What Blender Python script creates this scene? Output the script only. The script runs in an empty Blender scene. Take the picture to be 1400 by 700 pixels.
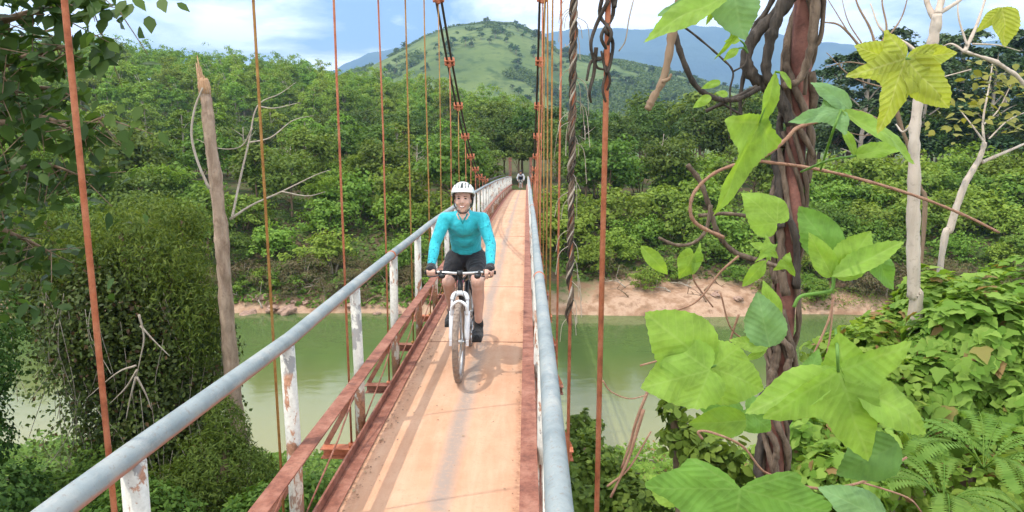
HAZE_DENSITY = 0.00030
CLOUD_SEED = 3.1
SKY_STRENGTH = 0.15
SUN_STRENGTH = 2.9
EXPOSURE = 0.38
import bpy, bmesh, math, random
import numpy as np
from mathutils import Vector, Matrix, Euler

scene = bpy.context.scene
COL = scene.collection
R = math.radians
SEED = 7

# ------------------------------------------------------------------ camera geometry
FPX = 900.0                                   # focal length in pixels of a 1400 px wide picture
PITCH = math.atan(139 / FPX)
YAW = math.atan(20 / FPX)

def ray(px, py):
    a = ((px - 700) / FPX, 1.0, -(py - 350) / FPX)
    c, s = math.cos(PITCH), math.sin(PITCH)
    b = (a[0], a[1] * c + a[2] * s, -a[1] * s + a[2] * c)
    c, s = math.cos(YAW), math.sin(YAW)
    return Vector((b[0] * c - b[1] * s, b[0] * s + b[1] * c, b[2]))

def at(px, py, Y):
    r = ray(px, py)
    return r * (Y / r.y)

cam_d = bpy.data.cameras.new('camera')
cam = bpy.data.objects.new('camera', cam_d)
COL.objects.link(cam)
cam_d.sensor_width = 36
cam_d.lens = 36 * FPX / 1400
cam_d.clip_start = 0.05
cam_d.clip_end = 20000
cam.rotation_euler = (R(90) - PITCH, 0, YAW)
scene.camera = cam

# ------------------------------------------------------------------ object helpers
def tag(o, label=None, cat=None, group=None, kind=None):
    if label: o['label'] = label
    if cat: o['category'] = cat
    if group: o['group'] = group
    if kind: o['kind'] = kind
    return o

def empty(name, loc=(0, 0, 0), rz=0.0):
    o = bpy.data.objects.new(name, None)
    COL.objects.link(o)
    o.location = loc
    o.rotation_euler = (0, 0, rz)
    o.empty_display_size = 0.1
    return o

def link(name, me, parent=None):
    o = bpy.data.objects.new(name, me)
    COL.objects.link(o)
    if parent is not None:
        o.parent = parent
    return o

def copy_tree(o, parent=None):
    c = o.copy()
    COL.objects.link(c)
    if parent is not None:
        c.parent = parent
    for ch in [k for k in o.children]:
        copy_tree(ch, c)
    return c

def np_mesh(name, verts, faces_flat, nper, mat, smooth=False):
    """verts (n,3), faces_flat int array of equal-size polygons."""
    me = bpy.data.meshes.new(name)
    nv = len(verts)
    nf = len(faces_flat) // nper
    me.vertices.add(nv)
    me.vertices.foreach_set('co', np.asarray(verts, dtype=np.float32).ravel())
    me.loops.add(nf * nper)
    me.loops.foreach_set('vertex_index', np.asarray(faces_flat, dtype=np.int32))
    me.polygons.add(nf)
    me.polygons.foreach_set('loop_start', np.arange(0, nf * nper, nper, dtype=np.int32))
    if smooth:
        me.polygons.foreach_set('use_smooth', np.ones(nf, dtype=bool))
    me.update(calc_edges=True)
    me.validate()
    if mat: me.materials.append(mat)
    return me

class MB:
    """collects shapes and links them as one mesh object"""
    def __init__(s):
        s.v = []; s.f = []; s.sm = []
    def add(s, vs, fs, smooth=True):
        b = len(s.v)
        s.v += [tuple(v) for v in vs]
        s.f += [tuple(i + b for i in f) for f in fs]
        s.sm += [smooth] * len(fs)
    def box(s, c, d, rot=None):
        c = Vector(c)
        vs = []
        for x in (-.5, .5):
            for y in (-.5, .5):
                for z in (-.5, .5):
                    p = Vector((x * d[0], y * d[1], z * d[2]))
                    if rot is not None: p = rot @ p
                    vs.append(c + p)
        s.add(vs, [(0, 1, 3, 2), (4, 6, 7, 5), (0, 4, 5, 1), (2, 3, 7, 6), (0, 2, 6, 4), (1, 5, 7, 3)], False)
    def beam(s, p0, p1, w, h, up=(0, 0, 1)):
        p0, p1 = Vector(p0), Vector(p1)
        d = (p1 - p0)
        L = d.length
        y = d.normalized()
        x = y.cross(Vector(up))
        if x.length < 1e-5: x = y.cross(Vector((1, 0, 0)))
        x.normalize()
        z = x.cross(y)
        m = Matrix((x, y, z)).transposed()
        s.box((p0 + p1) / 2, (w, L, h), m)
    def tube(s, pts, rad, n=10, cap=True, flat=None):
        """swept circle; rad scalar or per point (float or (rx, rz))"""
        pts = [Vector(p) for p in pts]
        k = len(pts)
        if not hasattr(rad, '__len__'): rad = [rad] * k
        vs = []
        prevx = None
        for i in range(k):
            if i == 0: d = pts[1] - pts[0]
            elif i == k - 1: d = pts[-1] - pts[-2]
            else: d = (pts[i + 1] - pts[i]).normalized() + (pts[i] - pts[i - 1]).normalized()
            if d.length < 1e-9: d = Vector((0, 0, 1))
            d.normalize()
            if prevx is None:
                ref = Vector((1, 0, 0)) if abs(d.x) < 0.8 else Vector((0, 0, 1))
                x = (ref - d * ref.dot(d)).normalized()
            else:
                x = prevx - d * prevx.dot(d)
                x = x.normalized() if x.length > 1e-6 else d.orthogonal().normalized()
            prevx = x
            y = d.cross(x)
            r = rad[i]
            rx, ry = (r if hasattr(r, '__len__') else (r, r))
            for j in range(n):
                a = 2 * math.pi * j / n
                vs.append(pts[i] + x * (rx * math.cos(a)) + y * (ry * math.sin(a)))
        fs = []
        for i in range(k - 1):
            for j in range(n):
                j2 = (j + 1) % n
                fs.append((i * n + j, i * n + j2, (i + 1) * n + j2, (i + 1) * n + j))
        if cap:
            fs.append(tuple(range(n - 1, -1, -1)))
            fs.append(tuple((k - 1) * n + j for j in range(n)))
        s.add(vs, fs)
    def ell(s, c, r, nu=16, nv=10, rot=None):
        c = Vector(c)
        if not hasattr(r, '__len__'): r = (r, r, r)
        vs = []
        def put(p):
            p = Vector((p[0] * r[0], p[1] * r[1], p[2] * r[2]))
            if rot is not None: p = rot @ p
            vs.append(c + p)
        put((0, 0, 1))
        for i in range(1, nv):
            t = math.pi * i / nv
            for j in range(nu):
                a = 2 * math.pi * j / nu
                put((math.sin(t) * math.cos(a), math.sin(t) * math.sin(a), math.cos(t)))
        put((0, 0, -1))
        fs = []
        for j in range(nu):
            fs.append((0, 1 + j, 1 + (j + 1) % nu))
        for i in range(nv - 2):
            for j in range(nu):
                a = 1 + i * nu + j; b = 1 + i * nu + (j + 1) % nu
                fs.append((a, a + nu, b + nu, b))
        last = len(vs) - 1
        o = 1 + (nv - 2) * nu
        for j in range(nu):
            fs.append((last, o + (j + 1) % nu, o + j))
        s.add(vs, fs)
    def limb(s, pts, radii, n=14):
        """tapered limb with rounded ends for remeshed bodies"""
        s.tube(pts, radii, n)
        for p, r in zip(pts, radii):
            rr = r if not hasattr(r, '__len__') else (sum(r) / 2)
            s.ell(p, rr * 0.995, 12, 8)
    def torus(s, c, Rr, r, axis='X', n=48, m=10, rz=None):
        vs = []; fs = []
        c = Vector(c)
        if rz is None: rz = r
        for i in range(n):
            a = 2 * math.pi * i / n
            for j in range(m):
                b = 2 * math.pi * j / m
                q = Rr + r * math.cos(b)
                w = rz * math.sin(b)
                p = (w, q * math.cos(a), q * math.sin(a)) if axis == 'X' else ((q * math.cos(a), w, q * math.sin(a)) if axis == 'Y' else (q * math.cos(a), q * math.sin(a), w))
                vs.append(c + Vector(p))
        for i in range(n):
            for j in range(m):
                i2 = (i + 1) % n; j2 = (j + 1) % m
                fs.append((i * m + j, i2 * m + j, i2 * m + j2, i * m + j2))
        s.add(vs, fs)
    def mesh(s, name, mat):
        me = bpy.data.meshes.new(name)
        me.from_pydata(s.v, [], s.f)
        me.polygons.foreach_set('use_smooth', s.sm)
        me.update()
        mats = mat if isinstance(mat, (list, tuple)) else [mat]
        for m in mats: me.materials.append(m)
        return me
    def build(s, name, mat, parent=None):
        return link(name, s.mesh(name, mat), parent)

def spline(pts, n=8):
    """Catmull-Rom through the points"""
    pts = [Vector(p) for p in pts]
    q = [pts[0] * 2 - pts[1]] + pts + [pts[-1] * 2 - pts[-2]]
    out = []
    for i in range(1, len(q) - 2):
        p0, p1, p2, p3 = q[i - 1:i + 3]
        for k in range(n):
            t = k / n
            out.append(0.5 * ((2 * p1) + (p2 - p0) * t + (2 * p0 - 5 * p1 + 4 * p2 - p3) * t * t + (3 * p1 - p0 - 3 * p2 + p3) * t ** 3))
    out.append(pts[-1])
    return out

# ------------------------------------------------------------------ materials
def new_mat(name):
    m = bpy.data.materials.new(name)
    m.use_nodes = True
    nt = m.node_tree
    nt.nodes.clear()
    return m, nt

def N(nt, t, **kw):
    n = nt.nodes.new(t)
    for k, v in kw.items():
        if k in n.inputs: n.inputs[k].default_value = v
        else: setattr(n, k, v)
    return n

def ramp(nt, fac, stops, interp='LINEAR'):
    n = nt.nodes.new('ShaderNodeValToRGB')
    n.color_ramp.interpolation = interp
    e = n.color_ramp.elements
    while len(e) > 1: e.remove(e[0])
    e[0].position = stops[0][0]; e[0].color = (*stops[0][1], 1)
    for p, c in stops[1:]:
        x = e.new(p); x.color = (*c, 1)
    nt.links.new(fac, n.inputs[0])
    return n.outputs[0]

def g(v): return (v, v, v)

def noise(nt, scale, detail=4, rough=0.55, vec=None, dist=0.0):
    n = N(nt, 'ShaderNodeTexNoise')
    n.inputs['Scale'].default_value = scale
    n.inputs['Detail'].default_value = detail
    n.inputs['Roughness'].default_value = rough
    n.inputs['Distortion'].default_value = dist
    if vec is not None: nt.links.new(vec, n.inputs['Vector'])
    return n.outputs['Fac']

def mix(nt, fac, a, b, mode='MIX'):
    n = nt.nodes.new('ShaderNodeMix')
    n.data_type = 'RGBA'; n.blend_type = mode
    if isinstance(fac, (int, float)): n.inputs[0].default_value = fac
    else: nt.links.new(fac, n.inputs[0])
    for sock, v in ((n.inputs[6], a), (n.inputs[7], b)):
        if isinstance(v, tuple): sock.default_value = (*v, 1) if len(v) == 3 else v
        else: nt.links.new(v, sock)
    return n.outputs[2]

def math_n(nt, op, a, b=None, c=None, clamp=False):
    n = nt.nodes.new('ShaderNodeMath'); n.operation = op; n.use_clamp = clamp
    for i, v in enumerate((a, b, c)):
        if v is None: continue
        if isinstance(v, (int, float)): n.inputs[i].default_value = v
        else: nt.links.new(v, n.inputs[i])
    return n.outputs[0]

def obj_vec(nt, scale=(1, 1, 1), kind='Object'):
    tc = nt.nodes.new('ShaderNodeTexCoord')
    mp = nt.nodes.new('ShaderNodeMapping')
    mp.inputs['Scale'].default_value = scale
    nt.links.new(tc.outputs[kind], mp.inputs['Vector'])
    return mp.outputs[0]

def world_vec(nt, scale=(1, 1, 1)):
    tc = nt.nodes.new('ShaderNodeNewGeometry')
    mp = nt.nodes.new('ShaderNodeMapping')
    mp.inputs['Scale'].default_value = scale
    nt.links.new(tc.outputs['Position'], mp.inputs['Vector'])
    return mp.outputs[0]

def principled(nt, color, rough=0.6, metal=0.0, bump=None, bstr=0.3, bdist=0.01, spec=0.5):
    p = nt.nodes.new('ShaderNodeBsdfPrincipled')
    if isinstance(color, tuple): p.inputs['Base Color'].default_value = (*color, 1)
    else: nt.links.new(color, p.inputs['Base Color'])
    if isinstance(rough, (int, float)): p.inputs['Roughness'].default_value = rough
    else: nt.links.new(rough, p.inputs['Roughness'])
    p.inputs['Metallic'].default_value = metal
    p.inputs['Specular IOR Level'].default_value = spec
    if bump is not None:
        b = nt.nodes.new('ShaderNodeBump')
        b.inputs['Strength'].default_value = bstr
        b.inputs['Distance'].default_value = bdist
        nt.links.new(bump, b.inputs['Height'])
        nt.links.new(b.outputs[0], p.inputs['Normal'])
    return p

def out(nt, shader, disp=None):
    o = nt.nodes.new('ShaderNodeOutputMaterial')
    nt.links.new(shader if not hasattr(shader, 'outputs') else shader.outputs[0], o.inputs['Surface'])

def simple(name, col, rough=0.6, metal=0.0, var=0.15, scale=12.0, bstr=0.15, spec=0.5):
    m, nt = new_mat(name)
    v = obj_vec(nt)
    f = noise(nt, scale, 5, 0.6, v)
    lo = tuple(c * (1 - var) for c in col); hi = tuple(min(1, c * (1 + var)) for c in col)
    c = ramp(nt, f, [(0.3, lo), (0.7, hi)])
    p = principled(nt, c, rough, metal, f, bstr, 0.004, spec)
    out(nt, p)
    return m

def leaf_mat(name, col, col2, trans=0.3, rough=0.5, objvar=0.25, dead=None, spec=0.25):
    """leaf colours: a random mix per leaf and per plant, light shining through"""
    m, nt = new_mat(name)
    geo = nt.nodes.new('ShaderNodeNewGeometry')
    oi = nt.nodes.new('ShaderNodeObjectInfo')
    stops = [(0.0, col), (1.0, col2)]
    if dead: stops = [(0.0, col), (0.93, col2), (0.95, dead), (1.0, dead)]
    c = ramp(nt, geo.outputs['Random Per Island'], stops)
    hsv = nt.nodes.new('ShaderNodeHueSaturation')
    nt.links.new(c, hsv.inputs['Color'])
    mr = nt.nodes.new('ShaderNodeMapRange')
    mr.inputs['To Min'].default_value = 1 - objvar; mr.inputs['To Max'].default_value = 1 + objvar
    nt.links.new(oi.outputs['Random'], mr.inputs['Value'])
    nt.links.new(mr.outputs[0], hsv.inputs['Value'])
    mr2 = nt.nodes.new('ShaderNodeMapRange')
    mr2.inputs['To Min'].default_value = 0.5 - 0.03 * objvar / 0.25; mr2.inputs['To Max'].default_value = 0.5 + 0.012 * objvar / 0.25
    w = math_n(nt, 'FRACT', math_n(nt, 'MULTIPLY', oi.outputs['Random'], 7.31))
    nt.links.new(w, mr2.inputs['Value'])
    nt.links.new(mr2.outputs[0], hsv.inputs['Hue'])
    p = principled(nt, hsv.outputs[0], rough, 0, spec=spec)
    t = nt.nodes.new('ShaderNodeBsdfTranslucent')
    tcol = mix(nt, 1.0, hsv.outputs[0], (1.25, 1.2, 0.55), 'MULTIPLY')
    nt.links.new(tcol, t.inputs['Color'])
    ms = nt.nodes.new('ShaderNodeMixShader')
    ms.inputs[0].default_value = trans
    nt.links.new(p.outputs[0], ms.inputs[1]); nt.links.new(t.outputs[0], ms.inputs[2])
    out(nt, ms)
    return m

def bark_mat(name, col, col2, scale=6.0, stretch=0.15):
    m, nt = new_mat(name)
    v = obj_vec(nt, (1, 1, stretch))
    f = noise(nt, scale, 6, 0.65, v, 0.5)
    v2 = obj_vec(nt)
    f2 = noise(nt, scale * 2.2, 5, 0.7, v2)
    c = ramp(nt, f, [(0.3, col), (0.7, col2)])
    c2 = mix(nt, math_n(nt, 'MULTIPLY', ramp_fac(nt, f2, 0.55, 0.72), 0.5), c, tuple(x * 0.45 for x in col))
    p = principled(nt, c2, 0.85, 0, f, 0.8, 0.02, spec=0.2)
    out(nt, p)
    return m

def ramp_fac(nt, f, lo, hi):
    n = nt.nodes.new('ShaderNodeMapRange')
    n.inputs['From Min'].default_value = lo; n.inputs['From Max'].default_value = hi
    nt.links.new(f, n.inputs['Value'])
    return n.outputs[0]
# ------------------------------------------------------------------ numpy noise + terrain
def _hash(ix, iy, seed):
    h = (ix.astype(np.int64) * 374761393 + iy.astype(np.int64) * 668265263 + seed * 1442695041) & 0x7fffffff
    h = ((h ^ (h >> 13)) * 1274126177) & 0x7fffffff
    h = (h ^ (h >> 16)) & 0xffff
    return h / 65535.0

def vnoise(x, y, seed=0):
    ix = np.floor(x); iy = np.floor(y)
    fx = x - ix; fy = y - iy
    fx = fx * fx * (3 - 2 * fx); fy = fy * fy * (3 - 2 * fy)
    a = _hash(ix, iy, seed); b = _hash(ix + 1, iy, seed); c = _hash(ix, iy + 1, seed); d = _hash(ix + 1, iy + 1, seed)
    return (a * (1 - fx) + b * fx) * (1 - fy) + (c * (1 - fx) + d * fx) * fy - 0.5

def fbm(x, y, oct=4, seed=0):
    s = 0; amp = 1.0
    for i in range(oct):
        s = s + amp * vnoise(x * 2 ** i + 13.7 * i, y * 2 ** i - 7.1 * i, seed + i)
        amp *= 0.5
    return s

def sstep(a, b, x):
    t = np.clip((x - a) / (b - a), 0, 1)
    return t * t * (3 - 2 * t)

def slope_at(px, py):
    r = ray(px, py)
    return r.z / math.hypot(r.x, r.y)

def az_of_px(px):
    r = ray(px, 150)
    return math.atan2(r.x, r.y)

WATER = -8.2
# skyline of the planted ridge (top of the tree crowns) by bearing
_rx = [-300, 0, 100, 200, 300, 400, 470, 560, 640, 700, 760, 860, 1000, 1200, 1500]
_ry = [50, 48, 58, 67, 78, 86, 96, 112, 132, 150, 168, 175, 180, 180, 180]
RIDGE_AZ = np.array([az_of_px(p) for p in _rx])
RIDGE_SL = np.array([slope_at(p, q) for p, q in zip(_rx, _ry)])
_hx = [-200, 300, 450, 500, 550, 585, 620, 665, 700, 735, 762, 800, 850, 900, 960, 1050, 1200, 1500]
_hy = [150, 125, 110, 95, 72, 53, 41, 37, 40, 54, 76, 84, 88, 98, 116, 138, 150, 150]
HILL_AZ = np.array([az_of_px(p) for p in _hx])
HILL_SL = np.array([slope_at(p, q) for p, q in zip(_hx, _hy)])
RIDGE_R, HILL_R = 190.0, 640.0

def terrain(x, y):
    x = np.asarray(x, dtype=float); y = np.asarray(y, dtype=float)
    n1 = fbm(x * 0.15, y * 0.15, 3, 3)
    ys = y + 0.6 * fbm(x * 0.08, y * 0.02, 2, 9) * 3 * sstep(8, 25, y)
    z = np.interp(ys, [-40, 0, 2, 6, 10, 14, 17, 19, 22, 30, 32.4, 33.2, 34.0, 36, 40, 46, 52, 60, 75, 6000],
                  [-2.3, -2.3, -2.7, -4.2, -5.6, -7.0, -8.1, -8.9, -10.2, -10.2, -8.8, -8.0, -7.45, -6.9, -5.4, -3.4, -2.9, -2.2, -1.6, -1.6])
    z = z + 0.35 * n1 * sstep(1.5, 6, np.abs(x + 0.5))
    r = np.hypot(x, y)
    az = np.arctan2(x, y)
    ridge = np.interp(az, RIDGE_AZ, RIDGE_SL) * RIDGE_R - 8.0
    ridge = ridge + 2.5 * fbm(x * 0.02, y * 0.02, 3, 21)
    rise = np.clip((r - 100) / (RIDGE_R - 100), 0, 1) ** 0.9
    fall = 1 - 0.45 * sstep(RIDGE_R + 5, 330, r)
    front = np.where(y > 30, 1.0, 0.0)
    z = z + front * np.maximum(ridge + 1.6, 0) * rise * fall
    hill = np.interp(az, HILL_AZ, HILL_SL) * HILL_R
    up = sstep(300, HILL_R, r)
    dn = 1 - 0.8 * sstep(HILL_R + 30, 1200, r)
    hh = np.maximum(hill, 0) * up * dn
    hh = hh + 4 * fbm(x * 0.012, y * 0.012, 4, 31) * up * dn
    z = np.where((y > 30) & (r > 300), np.maximum(z * (1 - up) + hh, z * 0.2), z)
    return z

def tz(x, y):
    return float(terrain(np.array([x]), np.array([y]))[0])

def grid_mesh(name, X, Y, Z, mat, smooth=True):
    ny, nx = X.shape
    v = np.stack([X.ravel(), Y.ravel(), Z.ravel()], 1)
    i = np.arange((ny - 1) * (nx - 1))
    a = (i // (nx - 1)) * nx + i % (nx - 1)
    f = np.stack([a, a + 1, a + nx + 1, a + nx], 1).ravel()
    return np_mesh(name, v, f, 4, mat, smooth)

# ground material: soil and leaf litter near, pale sand on the far bank, grass on the hills
def make_ground_mat():
    m, nt = new_mat('ground')
    geo = nt.nodes.new('ShaderNodeNewGeometry')
    sx = nt.nodes.new('ShaderNodeSeparateXYZ')
    nt.links.new(geo.outputs['Position'], sx.inputs[0])
    pos = geo.outputs['Position']
    nA = noise(nt, 0.9, 6, 0.65, pos)
    nB = noise(nt, 6.0, 5, 0.7, pos)
    nC = noise(nt, 0.012, 5, 0.6, pos, 0.4)
    nD = noise(nt, 0.07, 5, 0.7, pos)
    soil = ramp(nt, nB, [(0.3, (0.06, 0.045, 0.025)), (0.7, (0.14, 0.10, 0.06))])
    moss = ramp(nt, nB, [(0.3, (0.035, 0.06, 0.015)), (0.7, (0.09, 0.13, 0.035))])
    near = mix(nt, ramp_fac(nt, nA, 0.42, 0.58), soil, moss)
    sand = ramp(nt, nA, [(0.28, (0.15, 0.095, 0.058)), (0.44, (0.29, 0.175, 0.11)), (0.56, (0.43, 0.29, 0.20)), (0.66, (0.24, 0.145, 0.092)), (0.76, (0.12, 0.10, 0.05))])
    # far bank sand by height above the water, broken up
    h = math_n(nt, 'ADD', sx.outputs['Z'], math_n(nt, 'MULTIPLY', math_n(nt, 'SUBTRACT', nA, 0.5), 2.0))
    spit = math_n(nt, 'MULTIPLY', ramp_fac(nt, sx.outputs['X'], 3.0, 5.0), math_n(nt, 'SUBTRACT', 1.0, ramp_fac(nt, sx.outputs['X'], 14.0, 18.0)))
    h = math_n(nt, 'SUBTRACT', h, math_n(nt, 'MULTIPLY', spit, 0.75))      # the wider sand spit right of the bridge
    low = math_n(nt, 'SUBTRACT', 1.0, ramp_fac(nt, h, -7.75, -7.05))
    fary = ramp_fac(nt, sx.outputs['Y'], 26.0, 28.0)
    sandf = math_n(nt, 'MULTIPLY', low, fary)
    near2 = mix(nt, sandf, near, sand)
    grassy = ramp(nt, nC, [(0.30, (0.06, 0.09, 0.03)), (0.45, (0.10, 0.14, 0.04)), (0.58, (0.135, 0.175, 0.055)), (0.72, (0.075, 0.105, 0.035))])
    spots = ramp_fac(nt, nD, 0.50, 0.62)
    grassy2 = mix(nt, math_n(nt, 'MULTIPLY', spots, 0.75), grassy, (0.035, 0.065, 0.02))
    bare = ramp_fac(nt, noise(nt, 0.03, 4, 0.6, pos), 0.66, 0.72)
    grassy3 = mix(nt, math_n(nt, 'MULTIPLY', bare, 0.6), grassy2, (0.26, 0.20, 0.10))
    fh = ramp_fac(nt, sx.outputs['Y'], 200.0, 300.0)
    c = mix(nt, fh, near2, grassy3)
    p = principled(nt, c, 0.95, 0, nB, 0.5, 0.06, spec=0.1)
    out(nt, p)
    return m

M_GROUND = make_ground_mat()
_ys = np.concatenate([np.linspace(-40, 0, 14)[:-1], np.linspace(0, 62, 125), 62 * np.exp(np.linspace(0, math.log(6500 / 62), 190))[1:]])
_t = np.linspace(-1, 1, 221)
_t = np.sign(_t) * np.abs(_t) ** 1.35
YY, TT = np.meshgrid(_ys, _t, indexing='ij')
XX = TT * (60 + 0.95 * np.maximum(YY, 0))
ZZ = terrain(XX, YY)
o = link('ground', grid_mesh('ground', XX, YY, ZZ, M_GROUND))
tag(o, kind='structure')

# water
def make_water_mat():
    m, nt = new_mat('water')
    pos = world_vec(nt)
    n = noise(nt, 0.12, 3, 0.5, pos)
    c = ramp(nt, n, [(0.3, (0.068, 0.108, 0.032)), (0.7, (0.094, 0.132, 0.044))])
    geo = nt.nodes.new('ShaderNodeNewGeometry')
    sx = nt.nodes.new('ShaderNodeSeparateXYZ'); nt.links.new(geo.outputs['Position'], sx.inputs[0])
    shal = math_n(nt, 'SUBTRACT', 1.0, ramp_fac(nt, math_n(nt, 'ADD', sx.outputs['Y'], math_n(nt, 'MULTIPLY', n, 6.0)), 19.0, 29.0))
    c2 = mix(nt, shal, c, (0.20, 0.19, 0.072))
    v2 = world_vec(nt, (1.0, 1.6, 1.0))
    w = noise(nt, 1.1, 5, 0.6, v2, 0.4)
    p = principled(nt, c2, 0.07, 0, w, 0.14, 0.05, spec=0.45)
    p.inputs['IOR'].default_value = 1.33
    out(nt, p)
    return m
M_WATER = make_water_mat()
gx, gy = np.meshgrid(np.linspace(-260, 260, 40), np.linspace(13, 38, 16))
o = link('river_water', grid_mesh('river_water', gx, gy, np.full_like(gx, WATER), M_WATER))
tag(o, kind='structure')

# far mountains
def make_mountain_mat():
    m, nt = new_mat('mountain_forest')
    pos = world_vec(nt)
    n = noise(nt, 0.006, 8, 0.65, pos)
    c = ramp(nt, n, [(0.35, (0.022, 0.042, 0.02)), (0.65, (0.06, 0.09, 0.035))])
    p = principled(nt, c, 0.95, 0, n, 0.8, 30.0, spec=0.05)
    out(nt, p)
    return m
M_MOUNT = make_mountain_mat()
_mx = [-900, 100, 380, 460, 505, 548, 600, 700, 745, 780, 830, 880, 940, 1000, 1045, 1100, 1200, 1300, 1400, 1700, 2300]
_my = [130, 125, 115, 96, 74, 66, 75, 60, 47, 42, 39, 41, 34, 38, 42, 58, 70, 66, 52, 60, 120]
M_AZ = np.array([az_of_px(p) for p in _mx]); M_SL = np.array([slope_at(p, q) for p, q in zip(_mx, _my)])
MR = 4200.0
az = np.linspace(-0.95, 1.2, 420)
rr = np.linspace(2600, 5200, 60)
RR, AZ = np.meshgrid(rr, az, indexing='ij')
hgt = np.interp(AZ, M_AZ, M_SL) * MR
MX, MY = RR * np.sin(AZ), RR * np.cos(AZ)
prof = np.where(RR < MR, sstep(2700, MR, RR) ** 1.2, 1 - 0.5 * sstep(MR, 5600, RR))
MZ = np.maximum(hgt, 20) * prof + 150 * fbm(MX * 0.002, MY * 0.002, 5, 77) * np.clip(prof * (1 - prof) * 4 + 0.12, 0, 1) + 12 * fbm(MX * .015, MY * .015, 3, 5) * prof
MZ = np.where(RR <= 2650, -3, MZ)
o = link('mountain', grid_mesh('mountain', MX, MY, MZ, M_MOUNT))
tag(o, kind='structure')

# ------------------------------------------------------------------ haze: one closed box of air
HB = MB()
HB.box((0, 2700, 480), (11000, 6400, 984))
m, nt = new_mat('haze')
pv = nt.nodes.new('ShaderNodeVolumePrincipled')
pv.inputs['Color'].default_value = (0.34, 0.58, 0.97, 1)
pv.inputs['Density'].default_value = HAZE_DENSITY
pv.inputs['Anisotropy'].default_value = 0.0
oo = nt.nodes.new('ShaderNodeOutputMaterial')
nt.links.new(pv.outputs[0], oo.inputs['Volume'])
HAZE = HB.build('haze', m)
tag(HAZE, kind='stuff')
HAZE['label'] = 'thin pale blue haze in the valley air'
HAZE['category'] = 'haze'

# ------------------------------------------------------------------ world and sun
SUN_DIR = Vector((-0.36, -0.13, 0.93)).normalized()       # towards the sun
w = bpy.data.worlds.new('World'); scene.world = w
w.use_nodes = True
nt = w.node_tree; nt.nodes.clear()
sky = nt.nodes.new('ShaderNodeTexSky'); sky.sky_type = 'NISHITA'
sky.sun_disc = False
sky.sun_elevation = math.asin(SUN_DIR.z)
sky.sun_rotation = math.atan2(SUN_DIR.x, SUN_DIR.y)
sky.air_density = 1.0; sky.dust_density = 0.6; sky.ozone_density = 2.5
tc = nt.nodes.new('ShaderNodeTexCoord')
sep = nt.nodes.new('ShaderNodeSeparateXYZ'); nt.links.new(tc.outputs['Generated'], sep.inputs[0])
# project direction on a cloud layer
zz = math_n(nt, 'MAXIMUM', math_n(nt, 'ADD', sep.outputs['Z'], 0.22), 0.05)
cx = math_n(nt, 'DIVIDE', sep.outputs['X'], zz); cy = math_n(nt, 'DIVIDE', sep.outputs['Y'], zz)
cmb = nt.nodes.new('ShaderNodeCombineXYZ')
nt.links.new(cx, cmb.inputs[0]); nt.links.new(cy, cmb.inputs[1])
cmb.inputs[2].default_value = CLOUD_SEED
cn = noise(nt, 1.35, 8, 0.55, cmb.outputs[0], 0.25)
cn2 = noise(nt, 2.6, 6, 0.6, cmb.outputs[0], 0.1)
mask = ramp_fac(nt, cn, 0.38, 0.50)
hor = math_n(nt, 'SUBTRACT', 1.0, ramp_fac(nt, sep.outputs['Z'], 0.0, 0.16))
mask2 = math_n(nt, 'MAXIMUM', mask, math_n(nt, 'MULTIPLY', hor, 0.8), clamp=True)
ccol = ramp(nt, cn2, [(0.32, (10.0, 10.1, 10.2)), (0.44, (14.0, 13.9, 13.5)), (0.56, (18.5, 18.2, 17.4))])
skyc = mix(nt, mask2, sky.outputs[0], ccol)
bg = nt.nodes.new('ShaderNodeBackground'); bg.inputs['Strength'].default_value = SKY_STRENGTH
nt.links.new(skyc, bg.inputs['Color'])
wo = nt.nodes.new('ShaderNodeOutputWorld'); nt.links.new(bg.outputs[0], wo.inputs[0])

sd = bpy.data.lights.new('sun', 'SUN'); so = bpy.data.objects.new('sun', sd); COL.objects.link(so)
sd.energy = SUN_STRENGTH; sd.angle = R(0.6); sd.color = (1.0, 0.93, 0.81)
so.rotation_euler = (-SUN_DIR).to_track_quat('-Z', 'Y').to_euler()
so.location = (0, 0, 50)

scene.view_settings.view_transform = 'Standard'
scene.view_settings.look = 'None'
scene.view_settings.exposure = EXPOSURE
scene.view_settings.gamma = 1.0
cy_ = scene.cycles
cy_.max_bounces = 6; cy_.diffuse_bounces = 3; cy_.glossy_bounces = 2; cy_.transmission_bounces = 3
cy_.volume_bounces = 0; cy_.transparent_max_bounces = 4
cy_.use_denoising = True
try: cy_.denoiser = 'OPENIMAGEDENOISE'
except Exception: pass
cy_.sample_clamp_indirect = 6.0
cy_.caustics_reflective = False; cy_.caustics_refractive = False
# ------------------------------------------------------------------ the bridge
def rust_mat(name, a, b, c, scale=9.0):
    m, nt = new_mat(name)
    v = world_vec(nt)
    f = noise(nt, scale, 7, 0.7, v)
    f2 = noise(nt, scale * 5, 5, 0.7, v)
    col = ramp(nt, f, [(0.30, c), (0.45, a), (0.62, b)])
    col = mix(nt, math_n(nt, 'MULTIPLY', ramp_fac(nt, f2, 0.5, 0.7), 0.6), col, c)
    p = principled(nt, col, 0.8, 0.0, f2, 0.5, 0.003, spec=0.3)
    out(nt, p)
    return m
M_RUST = rust_mat('rusted_steel', (0.24, 0.09, 0.058), (0.34, 0.155, 0.105), (0.11, 0.045, 0.032))
M_ORANGE = rust_mat('red_oxide_paint', (0.44, 0.14, 0.07), (0.51, 0.20, 0.11), (0.25, 0.08, 0.04), 14)
M_OCHRE = rust_mat('ochre_rust', (0.34, 0.17, 0.05), (0.42, 0.24, 0.08), (0.20, 0.09, 0.03), 14)
M_CABLE = rust_mat('dark_wire_rope', (0.045, 0.04, 0.035), (0.10, 0.07, 0.05), (0.02, 0.018, 0.016), 30)

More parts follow.
